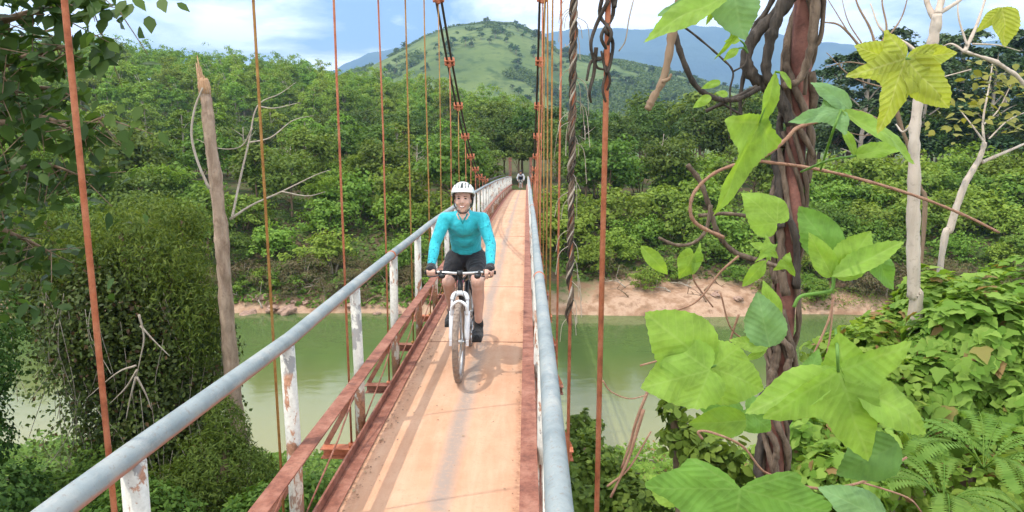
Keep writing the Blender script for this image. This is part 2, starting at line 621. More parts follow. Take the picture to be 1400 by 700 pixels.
def pipe_mat():
    m, nt = new_mat('grey_painted_pipe')
    v = world_vec(nt)
    f = noise(nt, 5, 6, 0.65, v)
    f2 = noise(nt, 60, 4, 0.7, v)
    col = ramp(nt, f, [(0.3, (0.17, 0.205, 0.215)), (0.5, (0.25, 0.285, 0.29)), (0.72, (0.34, 0.345, 0.325))])
    col = mix(nt, math_n(nt, 'MULTIPLY', ramp_fac(nt, f2, 0.56, 0.66), 0.45), col, (0.20, 0.15, 0.12))
    # redder where the surface faces down, edge broken by noise
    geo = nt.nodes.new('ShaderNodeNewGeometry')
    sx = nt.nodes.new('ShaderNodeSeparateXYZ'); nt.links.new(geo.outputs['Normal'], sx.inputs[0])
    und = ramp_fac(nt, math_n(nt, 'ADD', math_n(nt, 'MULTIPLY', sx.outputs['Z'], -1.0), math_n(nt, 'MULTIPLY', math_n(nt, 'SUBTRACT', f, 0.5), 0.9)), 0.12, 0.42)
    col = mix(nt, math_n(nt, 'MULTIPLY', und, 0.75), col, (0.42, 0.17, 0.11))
    f3 = noise(nt, 16, 8, 0.75, world_vec(nt, (1, .35, 1)))
    col = mix(nt, math_n(nt, 'MULTIPLY', ramp_fac(nt, f3, 0.54, 0.68), 0.55), col, (0.42, 0.40, 0.37))
    col = mix(nt, math_n(nt, 'MULTIPLY', ramp_fac(nt, noise(nt, 9, 8, 0.8, v), 0.64, 0.70), 0.85), col, (0.23, 0.10, 0.06))
    p = principled(nt, col, 0.62, 0.05, math_n(nt, 'ADD', f2, f3), 0.3, 0.003, spec=0.35)
    out(nt, p)
    return m
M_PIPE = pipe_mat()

def post_mat():
    m, nt = new_mat('peeling_white_paint')
    v = world_vec(nt)
    vs = world_vec(nt, (1, 1, 0.45))
    f = noise(nt, 13, 7, 0.7, vs, 0.3)
    f2 = noise(nt, 45, 5, 0.7, v)
    tc = nt.nodes.new('ShaderNodeTexCoord')
    sx = nt.nodes.new('ShaderNodeSeparateXYZ'); nt.links.new(tc.outputs['Object'], sx.inputs[0])
    # object origin at the foot of the post: more rust low down
    low = math_n(nt, 'SUBTRACT', 1.0, ramp_fac(nt, sx.outputs['Z'], 0.05, 0.62))
    thr = math_n(nt, 'ADD', f, math_n(nt, 'MULTIPLY', low, 0.17))
    peel = ramp_fac(nt, thr, 0.535, 0.57)
    white = ramp(nt, f2, [(0.3, (0.47, 0.45, 0.40)), (0.7, (0.66, 0.64, 0.58))])
    rust = ramp(nt, f2, [(0.3, (0.20, 0.10, 0.06)), (0.55, (0.40, 0.20, 0.12)), (0.75, (0.50, 0.33, 0.24))])
    grey = mix(nt, ramp_fac(nt, noise(nt, 4, 3, 0.5, v), 0.5, 0.56), rust, (0.27, 0.26, 0.25))
    col = mix(nt, peel, white, mix(nt, low, grey, rust))
    p = principled(nt, col, 0.7, 0, thr, 0.5, 0.004, spec=0.35)
    out(nt, p)
    return m
M_POST = post_mat()

def deck_mat():
    m, nt = new_mat('dusty_deck')
    v = world_vec(nt)
    vl = world_vec(nt, (1, 0.12, 1))
    f = noise(nt, 3.0, 7, 0.62, v)
    fl = noise(nt, 9.0, 6, 0.65, vl, 0.3)
    f2 = noise(nt, 38, 6, 0.75, v)
    fm = noise(nt, 1.0, 5, 0.6, v, 0.6)
    col = ramp(nt, f, [(0.28, (0.48, 0.262, 0.158)), (0.5, (0.54, 0.308, 0.192)), (0.72, (0.59, 0.355, 0.235))])
    col = mix(nt, math_n(nt, 'MULTIPLY', ramp_fac(nt, fl, 0.42, 0.66), 0.5), col, (0.61, 0.42, 0.29))
    col = mix(nt, math_n(nt, 'MULTIPLY', ramp_fac(nt, f2, 0.54, 0.72), 0.42), col, (0.36, 0.19, 0.12))
    geo = nt.nodes.new('ShaderNodeNewGeometry')
    sx = nt.nodes.new('ShaderNodeSeparateXYZ'); nt.links.new(geo.outputs['Position'], sx.inputs[0])
    # grey track worn by tyres down the middle
    wob = math_n(nt, 'MULTIPLY', math_n(nt, 'SUBTRACT', fm, 0.5), 0.14)
    def band(x0, w):
        d = math_n(nt, 'ABSOLUTE', math_n(nt, 'ADD', math_n(nt, 'SUBTRACT', sx.outputs['X'], x0), wob))
        return math_n(nt, 'SUBTRACT', 1.0, ramp_fac(nt, d, w * 0.25, w))
    tr = math_n(nt, 'MULTIPLY', band(-0.44, 0.085), ramp_fac(nt, math_n(nt, 'ADD', f2, math_n(nt, 'MULTIPLY', fm, 0.5)), 0.50, 0.80))
    col = mix(nt, math_n(nt, 'MULTIPLY', tr, 0.85), col, (0.31, 0.255, 0.22))
    # dirt gathered along the kerbs
    e1 = band(-1.0, 0.13); e2 = band(-0.02, 0.05)
    ed = math_n(nt, 'MULTIPLY', math_n(nt, 'MAXIMUM', e1, e2), ramp_fac(nt, f2, 0.36, 0.6))
    col = mix(nt, math_n(nt, 'MULTIPLY', ed, 0.75), col, (0.30, 0.14, 0.085))
    ped = ramp_fac(nt, noise(nt, 90, 3, 0.8, v), 0.68, 0.74)
    col = mix(nt, math_n(nt, 'MULTIPLY', ped, 0.5), col, (0.20, 0.11, 0.07))
    p = principled(nt, col, 0.9, 0, math_n(nt, 'ADD', f2, math_n(nt, 'MULTIPLY', f, 0.6)), 0.35, 0.006, spec=0.2)
    out(nt, p)
    return m
M_DECK = deck_mat()
M_JOINT = simple('dark_joint', (0.36, 0.20, 0.13), 0.9, 0, 0.4, 30)

def zdeck(y):
    z = -1.81
    if y > 12: z -= 0.00166 * (y - 12) ** 1.71
    if y > 48.5: z -= 0.075 * (y - 48.5)
    return z
XL, XR = -1.04, 0.0
POST_L, POST_R = -1.12, 0.085
HAN_L, HAN_R = -1.185, 0.2
YEND = 49.0
FR = [1.735 + 1.235 * k for k in range(-1, 39)]
FR = [y for y in FR if y < YEND]
def zcab(y):
    if y < 18.6: return -0.66 + 0.0305 * (y - 18.6) ** 2
    return max(zdeck(y) + 1.08 + 0.07 * max(0.0, 1 - abs(y - 18.6)), -0.42 - 0.22 * (49.6 - y))

rng = random.Random(3)
BR = empty('suspension_bridge', (-0.52, 1.0, -1.81))
tag(BR, 'narrow suspension footbridge with dusty orange deck, grey pipe handrails and rusty hanger rods', 'bridge')
def bpart(mb, name, mat, parent=None, origin=None):
    o = mb.build(name, mat)
    org = Vector(origin) if origin is not None else None
    if org is not None:
        o.data.transform(Matrix.Translation(-org)); o.location = org
    par = parent or BR
    o.parent = par
    base = Vector(BR.location)
    if par is not BR: base = base + Vector(par.location)
    o.location = Vector(o.location) - base
    return o

# deck plates
ys = list(np.arange(-1.5, 55.01, 0.5))
d = MB()
vs = []; fs = []
for i, y in enumerate(ys):
    z = zdeck(y)
    for (x, dz) in ((XL, 0), (-0.78, 0.004), (-0.52, 0.006), (-0.26, 0.004), (XR, 0)): vs.append((x, y, z + dz))
    vs.append((XR, y, z - 0.06)); vs.append((XL, y, z - 0.06))
K = 7
for i in range(len(ys) - 1):
    for j in range(K):
        a = i * K + j; b = i * K + (j + 1) % K
        fs.append((a, b, b + K, a + K))
d.add(vs, fs, False)
bpart(d, 'deck', M_DECK)
# plate joints: thin steel strips and a few bolts
j = MB()
yj = 6.2
for y in [0.9, 6.2, 8.9, 14.6, 22.3, 31]:
    w = 0.008
    j.box((-0.52 + 0.0, y, zdeck(y) + 0.0052), (1.03, w, 0.006), Matrix.Rotation(R(rng.uniform(-0.6, 0.6)), 3, 'Z'))
bpart(j, 'plate_joint', M_JOINT)
# kerb angles
for side, x in ((-1, XL), (1, XR)):
    k = MB()
    for i in range(len(ys) - 1):
        y0, y1 = ys[i], ys[i + 1]
        z0, z1 = zdeck(y0), zdeck(y1)
        if side < 0:
            k.beam((x - 0.010, y0, z0 + 0.012), (x - 0.010, y1, z1 + 0.012), 0.012, 0.10)
            k.beam((x + 0.040, y0, z0 + 0.010), (x + 0.040, y1, z1 + 0.010), 0.080, 0.007)
        else:
            k.beam((x + 0.035, y0, z0 + 0.035), (x + 0.035, y1, z1 + 0.035), 0.062, 0.07)
    bpart(k, 'kerb', M_RUST if side < 0 else M_ORANGE)
# floor stringers under the deck
for x in (-0.95, -0.52, -0.09):
    k = MB()
    for i in range(len(ys) - 1):
        k.beam((x, ys[i], zdeck(ys[i]) - 0.115), (x, ys[i + 1], zdeck(ys[i + 1]) - 0.115), 0.05, 0.10)
    bpart(k, 'stringer', M_RUST)

def rail_x(side, y):
    if side < 0: return -1.12 + 0.006 * math.sin(y * 1.3)
    return float(np.interp(y, [0, 1.4, 2.6, 5, 9, 20, 50], [0.072, 0.076, 0.086, 0.094, 0.088, 0.085, 0.085])) + 0.004 * math.sin(y * 0.9)
def rail_z(side, y):
    if side < 0:
        return zdeck(y) + 0.96 + float(np.interp(y, [0, 1.6, 3, 5.5, 7.5, 14, 30], [0.0, 0.015, -0.018, 0.03, 0.05, 0.045, 0.0]))
    return zdeck(y) + 0.965 + 0.01 * math.sin(y * 0.8)
RRAD = 0.0345
for side in (-1, 1):
    t = MB()
    yy = list(np.arange(-0.4, YEND, 0.31))
    t.tube([(rail_x(side, y), y, rail_z(side, y)) for y in yy], RRAD, 20)
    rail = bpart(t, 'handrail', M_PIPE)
    for yc in ([5.35, 11.4, 17.4, 23.5, 29.5, 35.5, 41.6] if side < 0 else [4.55, 10.6, 16.6, 22.7, 28.7, 34.8, 40.9]):
        c = MB()
        c.tube([(rail_x(side, yc - .02), yc - 0.022, rail_z(side, yc - .02)), (rail_x(side, yc - .02), yc - 0.020, rail_z(side, yc - .02)), (rail_x(side, yc), yc, rail_z(side, yc)), (rail_x(side, yc + .02), yc + 0.020, rail_z(side, yc + .02)), (rail_x(side, yc + .02), yc + 0.022, rail_z(side, yc + .02))], [RRAD - 0.002, RRAD + 0.002, RRAD + 0.005, RRAD + 0.002, RRAD - 0.002], 20)
        o = c.build('coupling', M_ORANGE); o.parent = rail
        o.location = -Vector(BR.location) - Vector(rail.location)
    # mid rail: a rusty angle iron, inside of the posts
    k = MB()
    xm = -1.068 if side < 0 else 0.040
    for i in range(len(ys) - 1):
        y0, y1 = ys[i], ys[i + 1]
        if y1 > YEND + .3: break
        k.beam((xm, y0, zdeck(y0) + 0.385), (xm, y1, zdeck(y1) + 0.385), 0.008, 0.085)
        k.beam((xm + (0.026 if side < 0 else -0.026) - (0.052 if side > 0 and False else 0), y0, zdeck(y0) + 0.432), (xm + (0.026 if side < 0 else -0.026), y1, zdeck(y1) + 0.432), 0.078, 0.008)
    bpart(k, 'mid_rail', M_RUST)

for i, y in enumerate(FR):
    z = zdeck(y)
    # cross beam carrying the deck, sticking out on both sides
    k = MB()
    k.box((-0.535, y + .02, z - 0.195), (1.70, 0.008, 0.06))
    k.box((-0.535, y, z - 0.1615), (1.71, 0.085, 0.006))
    k.box((-0.535, y, z - 0.2285), (1.71, 0.06, 0.006))
    bpart(k, 'cross_beam', M_RUST if i % 3 else M_ORANGE)
    for side in (-1, 1):
        xp = POST_L if side < 0 else POST_R
        # rail post
        t = MB()
        lean = rng.uniform(-0.012, 0.012)
        t.tube([(xp, y, z - 0.155), (xp + lean * .4, y + rng.uniform(-.01, .01), z + 0.4), (rail_x(side, y), y, rail_z(side, y) - RRAD * 0.7)], 0.0345, 14)
        bpart(t, 'post', M_POST, origin=(xp, y, z - 0.155))
        # inclined strut from the cross beam's end to the mid rail
        xo = -1.37 if side < 0 else 0.30
        xm = -1.072 if side < 0 else 0.046
        s = MB()
        s.beam((xo, y + 0.035, z - 0.158), (xm, y + 0.035, z + 0.37), 0.036, 0.008, (0, 1, 0))
        s.beam((xo, y + 0.052, z - 0.158), (xm, y + 0.052, z + 0.37), 0.008, 0.034, (0, 1, 0))
        bpart(s, 'strut', M_RUST if side < 0 else M_ORANGE)
        # thin diagonal tie rods between the frames
        if i + 1 < len(FR) and y < 40:
            y2 = FR[i + 1]
            s = MB()
            xt = -1.10 if side < 0 else 0.07
            s.tube([(xt, y + .03, z + 0.02), (xt - 0.01 * side, (y + y2) / 2, z + 0.17), (xt, y2 - .03, zdeck(y2) + 0.35)], 0.0055, 6)
            bpart(s, 'tie_rod', M_RUST)
        # hanger rod
        xh = HAN_L if side < 0 else HAN_R
        zt = zcab(y)
        h = MB()
        bend = rng.uniform(-0.012, 0.012)
        rad = (0.0078 if y < 2.5 else 0.0072) + rng.uniform(-.0006, .0006)
        zb = z - 0.24
        if zt < zb + 0.3 or i == 0 or y > 20: continue      # the first frame carries no hanger
        h.tube([(xh, y, zb), (xh + bend, y + bend * .5, zb + (zt - zb) * 0.33), (xh - bend * .6, y, zb + (zt - zb) * .66), (xh, y, zt)], rad, 8)
        h.tube([(xh, y, z - .235), (xh, y, z - 0.215)], 0.022, 6)
        h.tube([(xh, y, z - .152), (xh, y, z - 0.13)], 0.022, 6)
        ms = {(-1): ['O', 'C', 'O', 'O', 'C', 'C', 'C', 'O', 'C', 'O', 'O'], 1: ['O', 'O', 'O', 'C', 'C', 'C', 'O', 'C', 'O', 'O', 'O']}[side]
        kk = i - 1
        mm = M_OCHRE if (0 <= kk < len(ms) and ms[kk] == 'C') else M_ORANGE
        ho = bpart(h, 'hanger', mm)
        # clamp on the cable pair
        c = MB()
        sl = (zcab(y + .05) - zcab(y - .05)) / 0.1
        dv = Vector((0, 1, sl)).normalized()
        for q in (-0.05, 0.05):
            ce = Vector((xh, y, zt)) + dv * q
            c.beam(ce - Vector((0.075, 0, 0)), ce + Vector((0.075, 0, 0)), 0.022, 0.075, dv.cross(Vector((1, 0, 0))))
        c.box((xh, y, zt - 0.06), (0.05, 0.06, 0.05))
        for q in (-1, 1):
            c.tube([(xh + q * .065, y - .07, zt - .05), (xh + q * .065, y + 0.07, zt + .05)], .009, 6)
        co = c.build('clamp', M_ORANGE); co.parent = ho
        co.location = -Vector(BR.location) - Vector(ho.location)

for side in (-1, 1):
    xh = HAN_L if side < 0 else HAN_R
    for q in (-0.035, 0.035):
        t = MB()
        yy = list(np.arange(-1.0, 18, 0.5)) + list(np.arange(18, 49.6, 1.0))
        t.tube([(xh + q, y, zcab(y)) for y in yy], 0.017, 8)
        bpart(t, 'main_cable', M_CABLE)
# the far portal
for x in (-1.24, 0.30):
    t = MB()
    t.box((x, 49.6, -1.75), (0.20, 0.20, 2.9))
    t.box((x, 49.6, -0.27), (0.30, 0.30, 0.06))
    bpart(t, 'portal_leg', M_RUST)

# grit, dead leaf scraps and rust flakes gathered on the deck, thickest along the left kerb
rsd = np.random.RandomState(5)
n_ = 1500
gx_ = np.where(rsd.uniform(size=n_) < .72, XL + .06 + np.abs(rsd.normal(size=n_)) * .07, np.where(rsd.uniform(size=n_) < .5, XR - .01 - np.abs(rsd.normal(size=n_)) * .05, rsd.uniform(XL + .05, XR, n_)))
gy_ = 1.2 + 18 * rsd.uniform(size=n_) ** 1.5
gx_ = np.clip(gx_, XL + .03, XR - .02)
gz_ = np.array([zdeck(v) for v in gy_]) + .009
_t4 = np.array([(-.5, .0, 0), (.1, -.12, .25), (.5, .5, .05), (-.1, 1, .2)])
def _scraps():
    V = []; 
    for i in range(n_):
        s = rsd.uniform(.004, .016) * (1 if i % 9 else 1.8); a = rsd.uniform(0, 6.28)
        for q in _t4: V.append((gx_[i] + s * (q[0] * math.cos(a) - q[1] * math.sin(a)), gy_[i] + s * (q[0] * math.sin(a) + q[1] * math.cos(a)), gz_[i] + s * q[2]))
    return np_mesh('litter', np.array(V), np.arange(n_ * 4), 4, M_JLIT)
m_, nt_ = new_mat('litter')
ge_ = nt_.nodes.new('ShaderNodeNewGeometry')
out(nt_, principled(nt_, ramp(nt_, ge_.outputs['Random Per Island'], [(0, (.12, .06, .035)), (.4, (.26, .13, .07)), (.75, (.36, .24, .14)), (1, (.10, .08, .06))]), .9))
M_JLIT = m_
o = link('litter', _scraps())
tag(o, 'dry scraps and grit scattered over the dusty deck', 'litter', None, 'stuff')
# ------------------------------------------------------------------ foliage
M_RUB = leaf_mat('plantation_leaf', (0.125, 0.22, 0.03), (0.215, 0.335, 0.055), 0.3, 0.6, 0.26, spec=.12)
M_DARKL = leaf_mat('dark_forest_leaf', (0.04, 0.084, 0.016), (0.095, 0.165, 0.032), 0.3, 0.55, 0.3, spec=.15)
M_MIDL = leaf_mat('riverside_leaf', (0.066, 0.13, 0.02), (0.15, 0.24, 0.04), 0.35, 0.55, 0.25, spec=.15)
M_BRIGHT = leaf_mat('bright_vine_leaf', (0.11, 0.205, 0.028), (0.21, 0.32, 0.052), 0.38, 0.55, 0.22, spec=.12)
M_DRYL = leaf_mat('dry_brush_leaf', (0.16, 0.115, 0.06), (0.13, 0.14, 0.05), 0.2, 0.7, 0.2)
M_FEATH = leaf_mat('feathery_leaf', (0.035, 0.075, 0.03), (0.085, 0.14, 0.055), 0.25, 0.5, 0.25)
M_SHADE = leaf_mat('creeper_leaf', (0.042, 0.078, 0.018), (0.115, 0.175, 0.036), 0.32, 0.5, 0.2, dead=(0.12, 0.08, 0.035))  # dark vine foliage, with the mass's own shade also put into the green
M_OVER = leaf_mat('overhanging_leaf', (0.04, 0.08, 0.02), (0.09, 0.16, 0.035), 0.42, 0.5, 0.15)
M_KUDZU = leaf_mat('creeper_mound_leaf', (0.14, 0.255, 0.035), (0.27, 0.39, 0.075), 0.42, 0.6, 0.1, dead=(0.30, 0.19, 0.08), spec=.12)
M_FERN = leaf_mat('fern_leaf', (0.12, 0.23, 0.035), (0.19, 0.32, 0.06), 0.4, 0.55, 0.1, spec=.12)
M_DROOP = leaf_mat('drooping_leaf', (0.05, 0.10, 0.018), (0.145, 0.215, 0.04), 0.35, 0.55, 0.2, spec=.12)
M_YELL = leaf_mat('yellow_leaf', (0.20, 0.22, 0.04), (0.34, 0.33, 0.07), 0.4, 0.5, 0.1)
M_BARKP = bark_mat('pale_bark', (0.40, 0.32, 0.25), (0.56, 0.48, 0.40), 9)
M_BARKB = bark_mat('brown_bark', (0.17, 0.11, 0.07), (0.30, 0.21, 0.14), 9)
M_SNAG = bark_mat('snag_bark', (0.22, 0.145, 0.10), (0.46, 0.34, 0.25), 13, 0.3)
M_WOODRAW = bark_mat('torn_wood', (0.42, 0.24, 0.13), (0.55, 0.36, 0.22), 20, 0.08)
M_TWIG = bark_mat('dry_twig', (0.30, 0.24, 0.18), (0.46, 0.40, 0.33), 14)
M_VINE = bark_mat('woody_vine', (0.055, 0.038, 0.026), (0.22, 0.16, 0.115), 42, 0.2)
M_VINED = bark_mat('dark_woody_vine', (0.02, 0.018, 0.015), (0.10, 0.08, 0.065), 42, 0.2)

# leaf outlines: rows of (across, along, lift), as one polygon per leaf, base at the origin
T_DIAM = np.array([(0, 0, 0), (.27, .45, .05), (0, 1, -.06), (-.27, .45, .05)])
T_OVAL = np.array([(0, 0, 0), (.24, .22, .03), (.29, .52, .03), (0, 1, -.1), (-.29, .52, .03), (-.24, .22, .03)])
T_NARROW = np.array([(0, 0, 0), (.12, .4, .03), (0, 1, -.12), (-.12, .4, .03)])
T_LOBED = np.array([(0, 0, 0), (.30, -.10, -.04), (.62, .18, -.10), (.34, .42, .0), (.30, .60, .0), (0, 1.05, -.18), (-.30, .60, .0), (-.34, .42, .0), (-.62, .18, -.10), (-.30, -.10, -.04)])
T_HEART = np.array([(0, 0, 0), (.25, -.12, -.02), (.45, .12, -.03), (.36, .50, .0), (0, 1.0, -.14), (-.36, .50, 0), (-.45, .12, -.03), (-.25, -.12, -.02)])

def leaf_cloud(name, C, Nr, size, tmpl, rs, mat, droop=0.0):
    n = len(C); k = len(tmpl)
    Nr = Nr / np.maximum(np.linalg.norm(Nr, axis=1, keepdims=True), 1e-6)
    t = rs.normal(size=(n, 3))
    t[:, 2] -= droop
    t -= Nr * (t * Nr).sum(1, keepdims=True)
    t /= np.maximum(np.linalg.norm(t, axis=1, keepdims=True), 1e-6)
    b = np.cross(t, Nr)
    s = (size * rs.uniform(0.65, 1.3, n))[:, None, None]
    tm = tmpl.copy(); tm[:, 1] -= 0.45
    V = C[:, None, :] + s * (tm[None, :, 0, None] * b[:, None, :] + tm[None, :, 1, None] * t[:, None, :] + tm[None, :, 2, None] * Nr[:, None, :])
    F = np.arange(n * k)
    return np_mesh(name, V.reshape(-1, 3), F, k, mat, False)

def crown(rs, nclump, per, rad, cz, cr, hollow=0.45, top=0.0, bias=0.55, zsq=0.75):
    d = rs.normal(size=(nclump, 3)); d /= np.linalg.norm(d, axis=1, keepdims=True)
    d[:, 2] = np.where(d[:, 2] < -0.55, -d[:, 2], d[:, 2])
    u = hollow + (1 - hollow) * rs.uniform(0, 1, nclump) ** 0.6
    lump = 1 + 0.22 * rs.normal(size=nclump)
    cc = d * (u * lump)[:, None] * np.array(rad) + np.array([0, 0, cz])
    csz = cr * rs.uniform(0.6, 1.35, nclump)
    q = rs.normal(size=(nclump, per, 3)); q /= np.linalg.norm(q, axis=2, keepdims=True)
    q[:, :, 2] = np.where(q[:, :, 2] < -0.35, -q[:, :, 2], q[:, :, 2])
    rr = rs.uniform(0.45, 1.05, (nclump, per, 1))
    P = cc[:, None, :] + q * rr * csz[:, None, None] * np.array([1, 1, zsq])
    Nn = q * bias + np.array([0, 0, 0.35 + top]) + d[:, None, :] * 0.25 + rs.normal(size=q.shape) * 0.38
    return P.reshape(-1, 3), Nn.reshape(-1, 3), cc

def trunk_mb(h, r0, r1, rs, bend=0.25, limbs=None, n=8):
    t = MB()
    p = [(0, 0, -0.6)]
    x = y = 0
    for i in range(1, 6):
        x += rs.normal() * bend * 0.3; y += rs.normal() * bend * 0.3
        p.append((x, y, h * i / 5))
    rad = [r0 * 1.25] + [r0 + (r1 - r0) * i / 5 for i in range(1, 6)]
    sp = spline(p, 3)
    t.tube(sp, list(np.interp(np.linspace(0, 5, len(sp)), range(6), rad)), n)
    if limbs is not None:
        for c in limbs:
            zs = max(0.3 * h, min(h * 0.92, c[2] - 0.35 * h * rs.uniform(.6, 1.2)))
            f = zs / h * 5
            b = Vector((np.interp(f, range(6), [q[0] for q in p]), np.interp(f, range(6), [q[1] for q in p]), zs))
            c = Vector(c)
            t.tube([b, b.lerp(c, .5) + Vector((0, 0, .08 * (c - b).length)), c], [r0 * .38, r0 * .24, r0 * .08], 5, False)
    return t

def tree_proto(name, seed, h, nclump, per, rad, cz, cr, lsize, tmpl, leafm, barkm, r0, label, cat, group, **kw):
    rs = np.random.RandomState(seed)
    root = empty(name)
    P, Nn, cc = crown(rs, nclump, per, rad, cz, cr, **kw)
    me = leaf_cloud(name + '_crown', P, Nn, lsize, tmpl, rs, leafm, 0.3)
    link('crown', me, root)
    limbs = cc[rs.choice(len(cc), min(len(cc), 9), replace=False)]
    trunk_mb(h, r0, r0 * 0.35, rs, 0.3, limbs).build('trunk', barkm, root)
    tag(root, label, cat, group)
    return root

USED = set()
def place(proto, x, y, rz, s, label=None, group=None, z=None, sz=None, cat=None):
    if proto.name in USED:
        o = copy_tree(proto)
    else:
        USED.add(proto.name); o = proto
    o.location = (x, y, tz(x, y) - 0.1 if z is None else z)
    o.rotation_euler = (0, 0, rz)
    o.scale = (s, s, s * (sz or 1))
    if label: o['label'] = label
    if group: o['group'] = group
    if cat: o['category'] = cat
    return o

rs = np.random.RandomState(11)
# --- plantation on the left hillside --------------------------------------------------
PL = 'slender bright green plantation tree standing among its like on the hillside across the river'
plant = [tree_proto('plantation_tree', 100 + i, 7.6, 72, 60, (2.0, 2.0, 3.6), 4.8, 0.70, 0.32, T_DIAM, M_RUB, M_BARKP, 0.14, PL, 'tree', 'plantation trees on the hillside') for i in range(3)]
cand = []
sp = 4.6
for gy in np.arange(60, 225, sp):
    for gx in np.arange(-240, 30, sp):
        x = gx + rs.uniform(-.4, .4) * sp; y = gy + rs.uniform(-.4, .4) * sp
        r = math.hypot(x, y)
        a = math.atan2(x, y)
        if r < 112 + 10 * vnoise(np.array(x * .05), np.array(y * .05), 4) or r > 204: continue
        if not (az_of_px(-60) < a < az_of_px(735)): continue
        cand.append((r, x, y))
cand.sort()
# things: the nearest rows and the crowns along the ridge show largest
front = [c for c in cand if c[0] < 150]
back = [c for c in cand if c[0] >= 150]
N_IND = 285
ind = (front + back)[:N_IND]
rest = (front + back)[N_IND:]
for k, (r, x, y) in enumerate(ind):
    place(plant[k % 3], x, y, rs.uniform(0, 6.28), rs.uniform(0.68, 1.2))
print('plantation', len(ind), len(rest))
# the remaining rows higher up: one mass of crowns
Pall, Nall = [], []
for (r, x, y) in rest:
    s = rs.uniform(0.78, 1.15)
    P, Nn, cc = crown(rs, 36, 22, (2.1 * s, 2.1 * s, 3.4 * s), 5.0 * s, .8 * s)
    P = P + np.array([x, y, tz(x, y)])
    Pall.append(P); Nall.append(Nn)
if Pall:
    Pall = np.concatenate(Pall); Nall = np.concatenate(Nall)
    o = link('plantation_forest', leaf_cloud('plantation_forest', Pall, Nall, 0.5, T_DIAM, rs, M_RUB, 0.3))
    tag(o, 'dense bright green mass of plantation crowns along the upper hillside', 'forest', None, 'stuff')

# --- forest and thickets on the far bank -------------------------------------------------
FB = {'dark': 'dark green round crowned tree in the shady belt below the plantation',
      'mid': 'mid green bushy tree on the far river bank left of the bridge',
      'rdark': 'dark green round crowned tree behind the far bank right of the bridge',
      'rmid': 'mid green bushy tree on the far bank right of the bridge'}
dark = [tree_proto('forest_tree', 200 + i, 8.0, 60, 44, (3.0, 3.0, 3.4), 6.0, 1.15, 0.42, T_OVAL, M_DARKL, M_BARKB, 0.2, FB['dark'], 'tree', 'dark trees below the plantation') for i in range(3)]
mid = [tree_proto('riverside_tree', 230 + i, 4.6, 60, 46, (2.5, 2.5, 2.3), 3.2, 0.95, 0.34, T_OVAL, M_MIDL, M_BARKB, 0.12, FB['mid'], 'tree', 'bushy trees on the left far bank') for i in range(3)]
def bush_proto(name, seed, nclump, per, rad, cz, cr, ls, tmpl, mat, label, group, cat='bush', stem=M_BARKB):
    r_ = np.random.RandomState(seed)
    root = empty(name)
    P, Nn, cc = crown(r_, nclump, per, rad, cz, cr, hollow=0.5, top=0.15)
    P[:, 2] = np.maximum(P[:, 2], -0.1 * rad[2] + r_.uniform(0, .3, len(P)))
    link('leaves', leaf_cloud(name + '_leaves', P, Nn, ls, tmpl, r_, mat, 0.4), root)
    t = MB()
    for q in range(5):
        c = cc[q]
        t.tube([(c[0] * .1, c[1] * .1, -.3), (c[0] * .5, c[1] * .5, max(.3, c[2] * .6)), tuple(c)], [.05, .035, .012], 5, False)
    t.build('stems', stem, root)
    tag(root, label, cat, group)
    return root
thick = [bush_proto('thicket_bush', 260 + i, 46, 44, (2.2, 2.0, 1.5), 1.0, 0.7, 0.27, T_OVAL, M_BRIGHT, 'bright green creeper covered bush on the far bank', 'creeper covered bushes on the far bank') for i in range(3)]
dry = [bush_proto('dry_bush', 280 + i, 40, 40, (1.6, 1.3, 0.9), 0.5, 0.5, 0.2, T_NARROW, M_DRYL, 'brown dry scrub bush just above the far waterline', 'dry bushes above the waterline', stem=M_TWIG) for i in range(2)]

def clear_path(x, y):
    return abs(x + 0.5) < 2.0 and y > 40 and y < 60
# dark belt (left) at 50-80 m
for y0 in (70, 80, 90):
    for gx in np.arange(-92, -3, 4.4):
        x = gx + rs.uniform(-2, 2); y = y0 + rs.uniform(-2.5, 2.5)
        if x / y < -0.98 or abs(x + .5) < 4.2: continue
        place(dark[rs.randint(3)], x, y, rs.uniform(0, 6.28), rs.uniform(0.5, 0.78) * (0.8 if y0 == 70 else 1))
# bushy trees left on the bank
for y0, s0 in ((36.2, 0.45), (38.6, 0.62), (41.5, 0.75), (45, 0.8), (50, .8), (56, .85), (62, .9)):
    for gx in np.arange(-46 - (y0 - 45) * .9, -3, 3.7):
        x = gx + rs.uniform(-1.4, 1.4); y = y0 + rs.uniform(-1.5, 1.5)
        if abs(x + .5) < 2.9: continue
        if rs.uniform() < 0.45:
            place(mid[rs.randint(3)], x, y, rs.uniform(0, 6.28), s0 * rs.uniform(0.8, 1.15))
        else:
            place(thick[rs.randint(3)], x, y, rs.uniform(0, 6.28), s0 * rs.uniform(1.0, 1.4), 'bright green creeper covered bush on the far bank left of the bridge', 'creeper covered bushes left of the bridge')
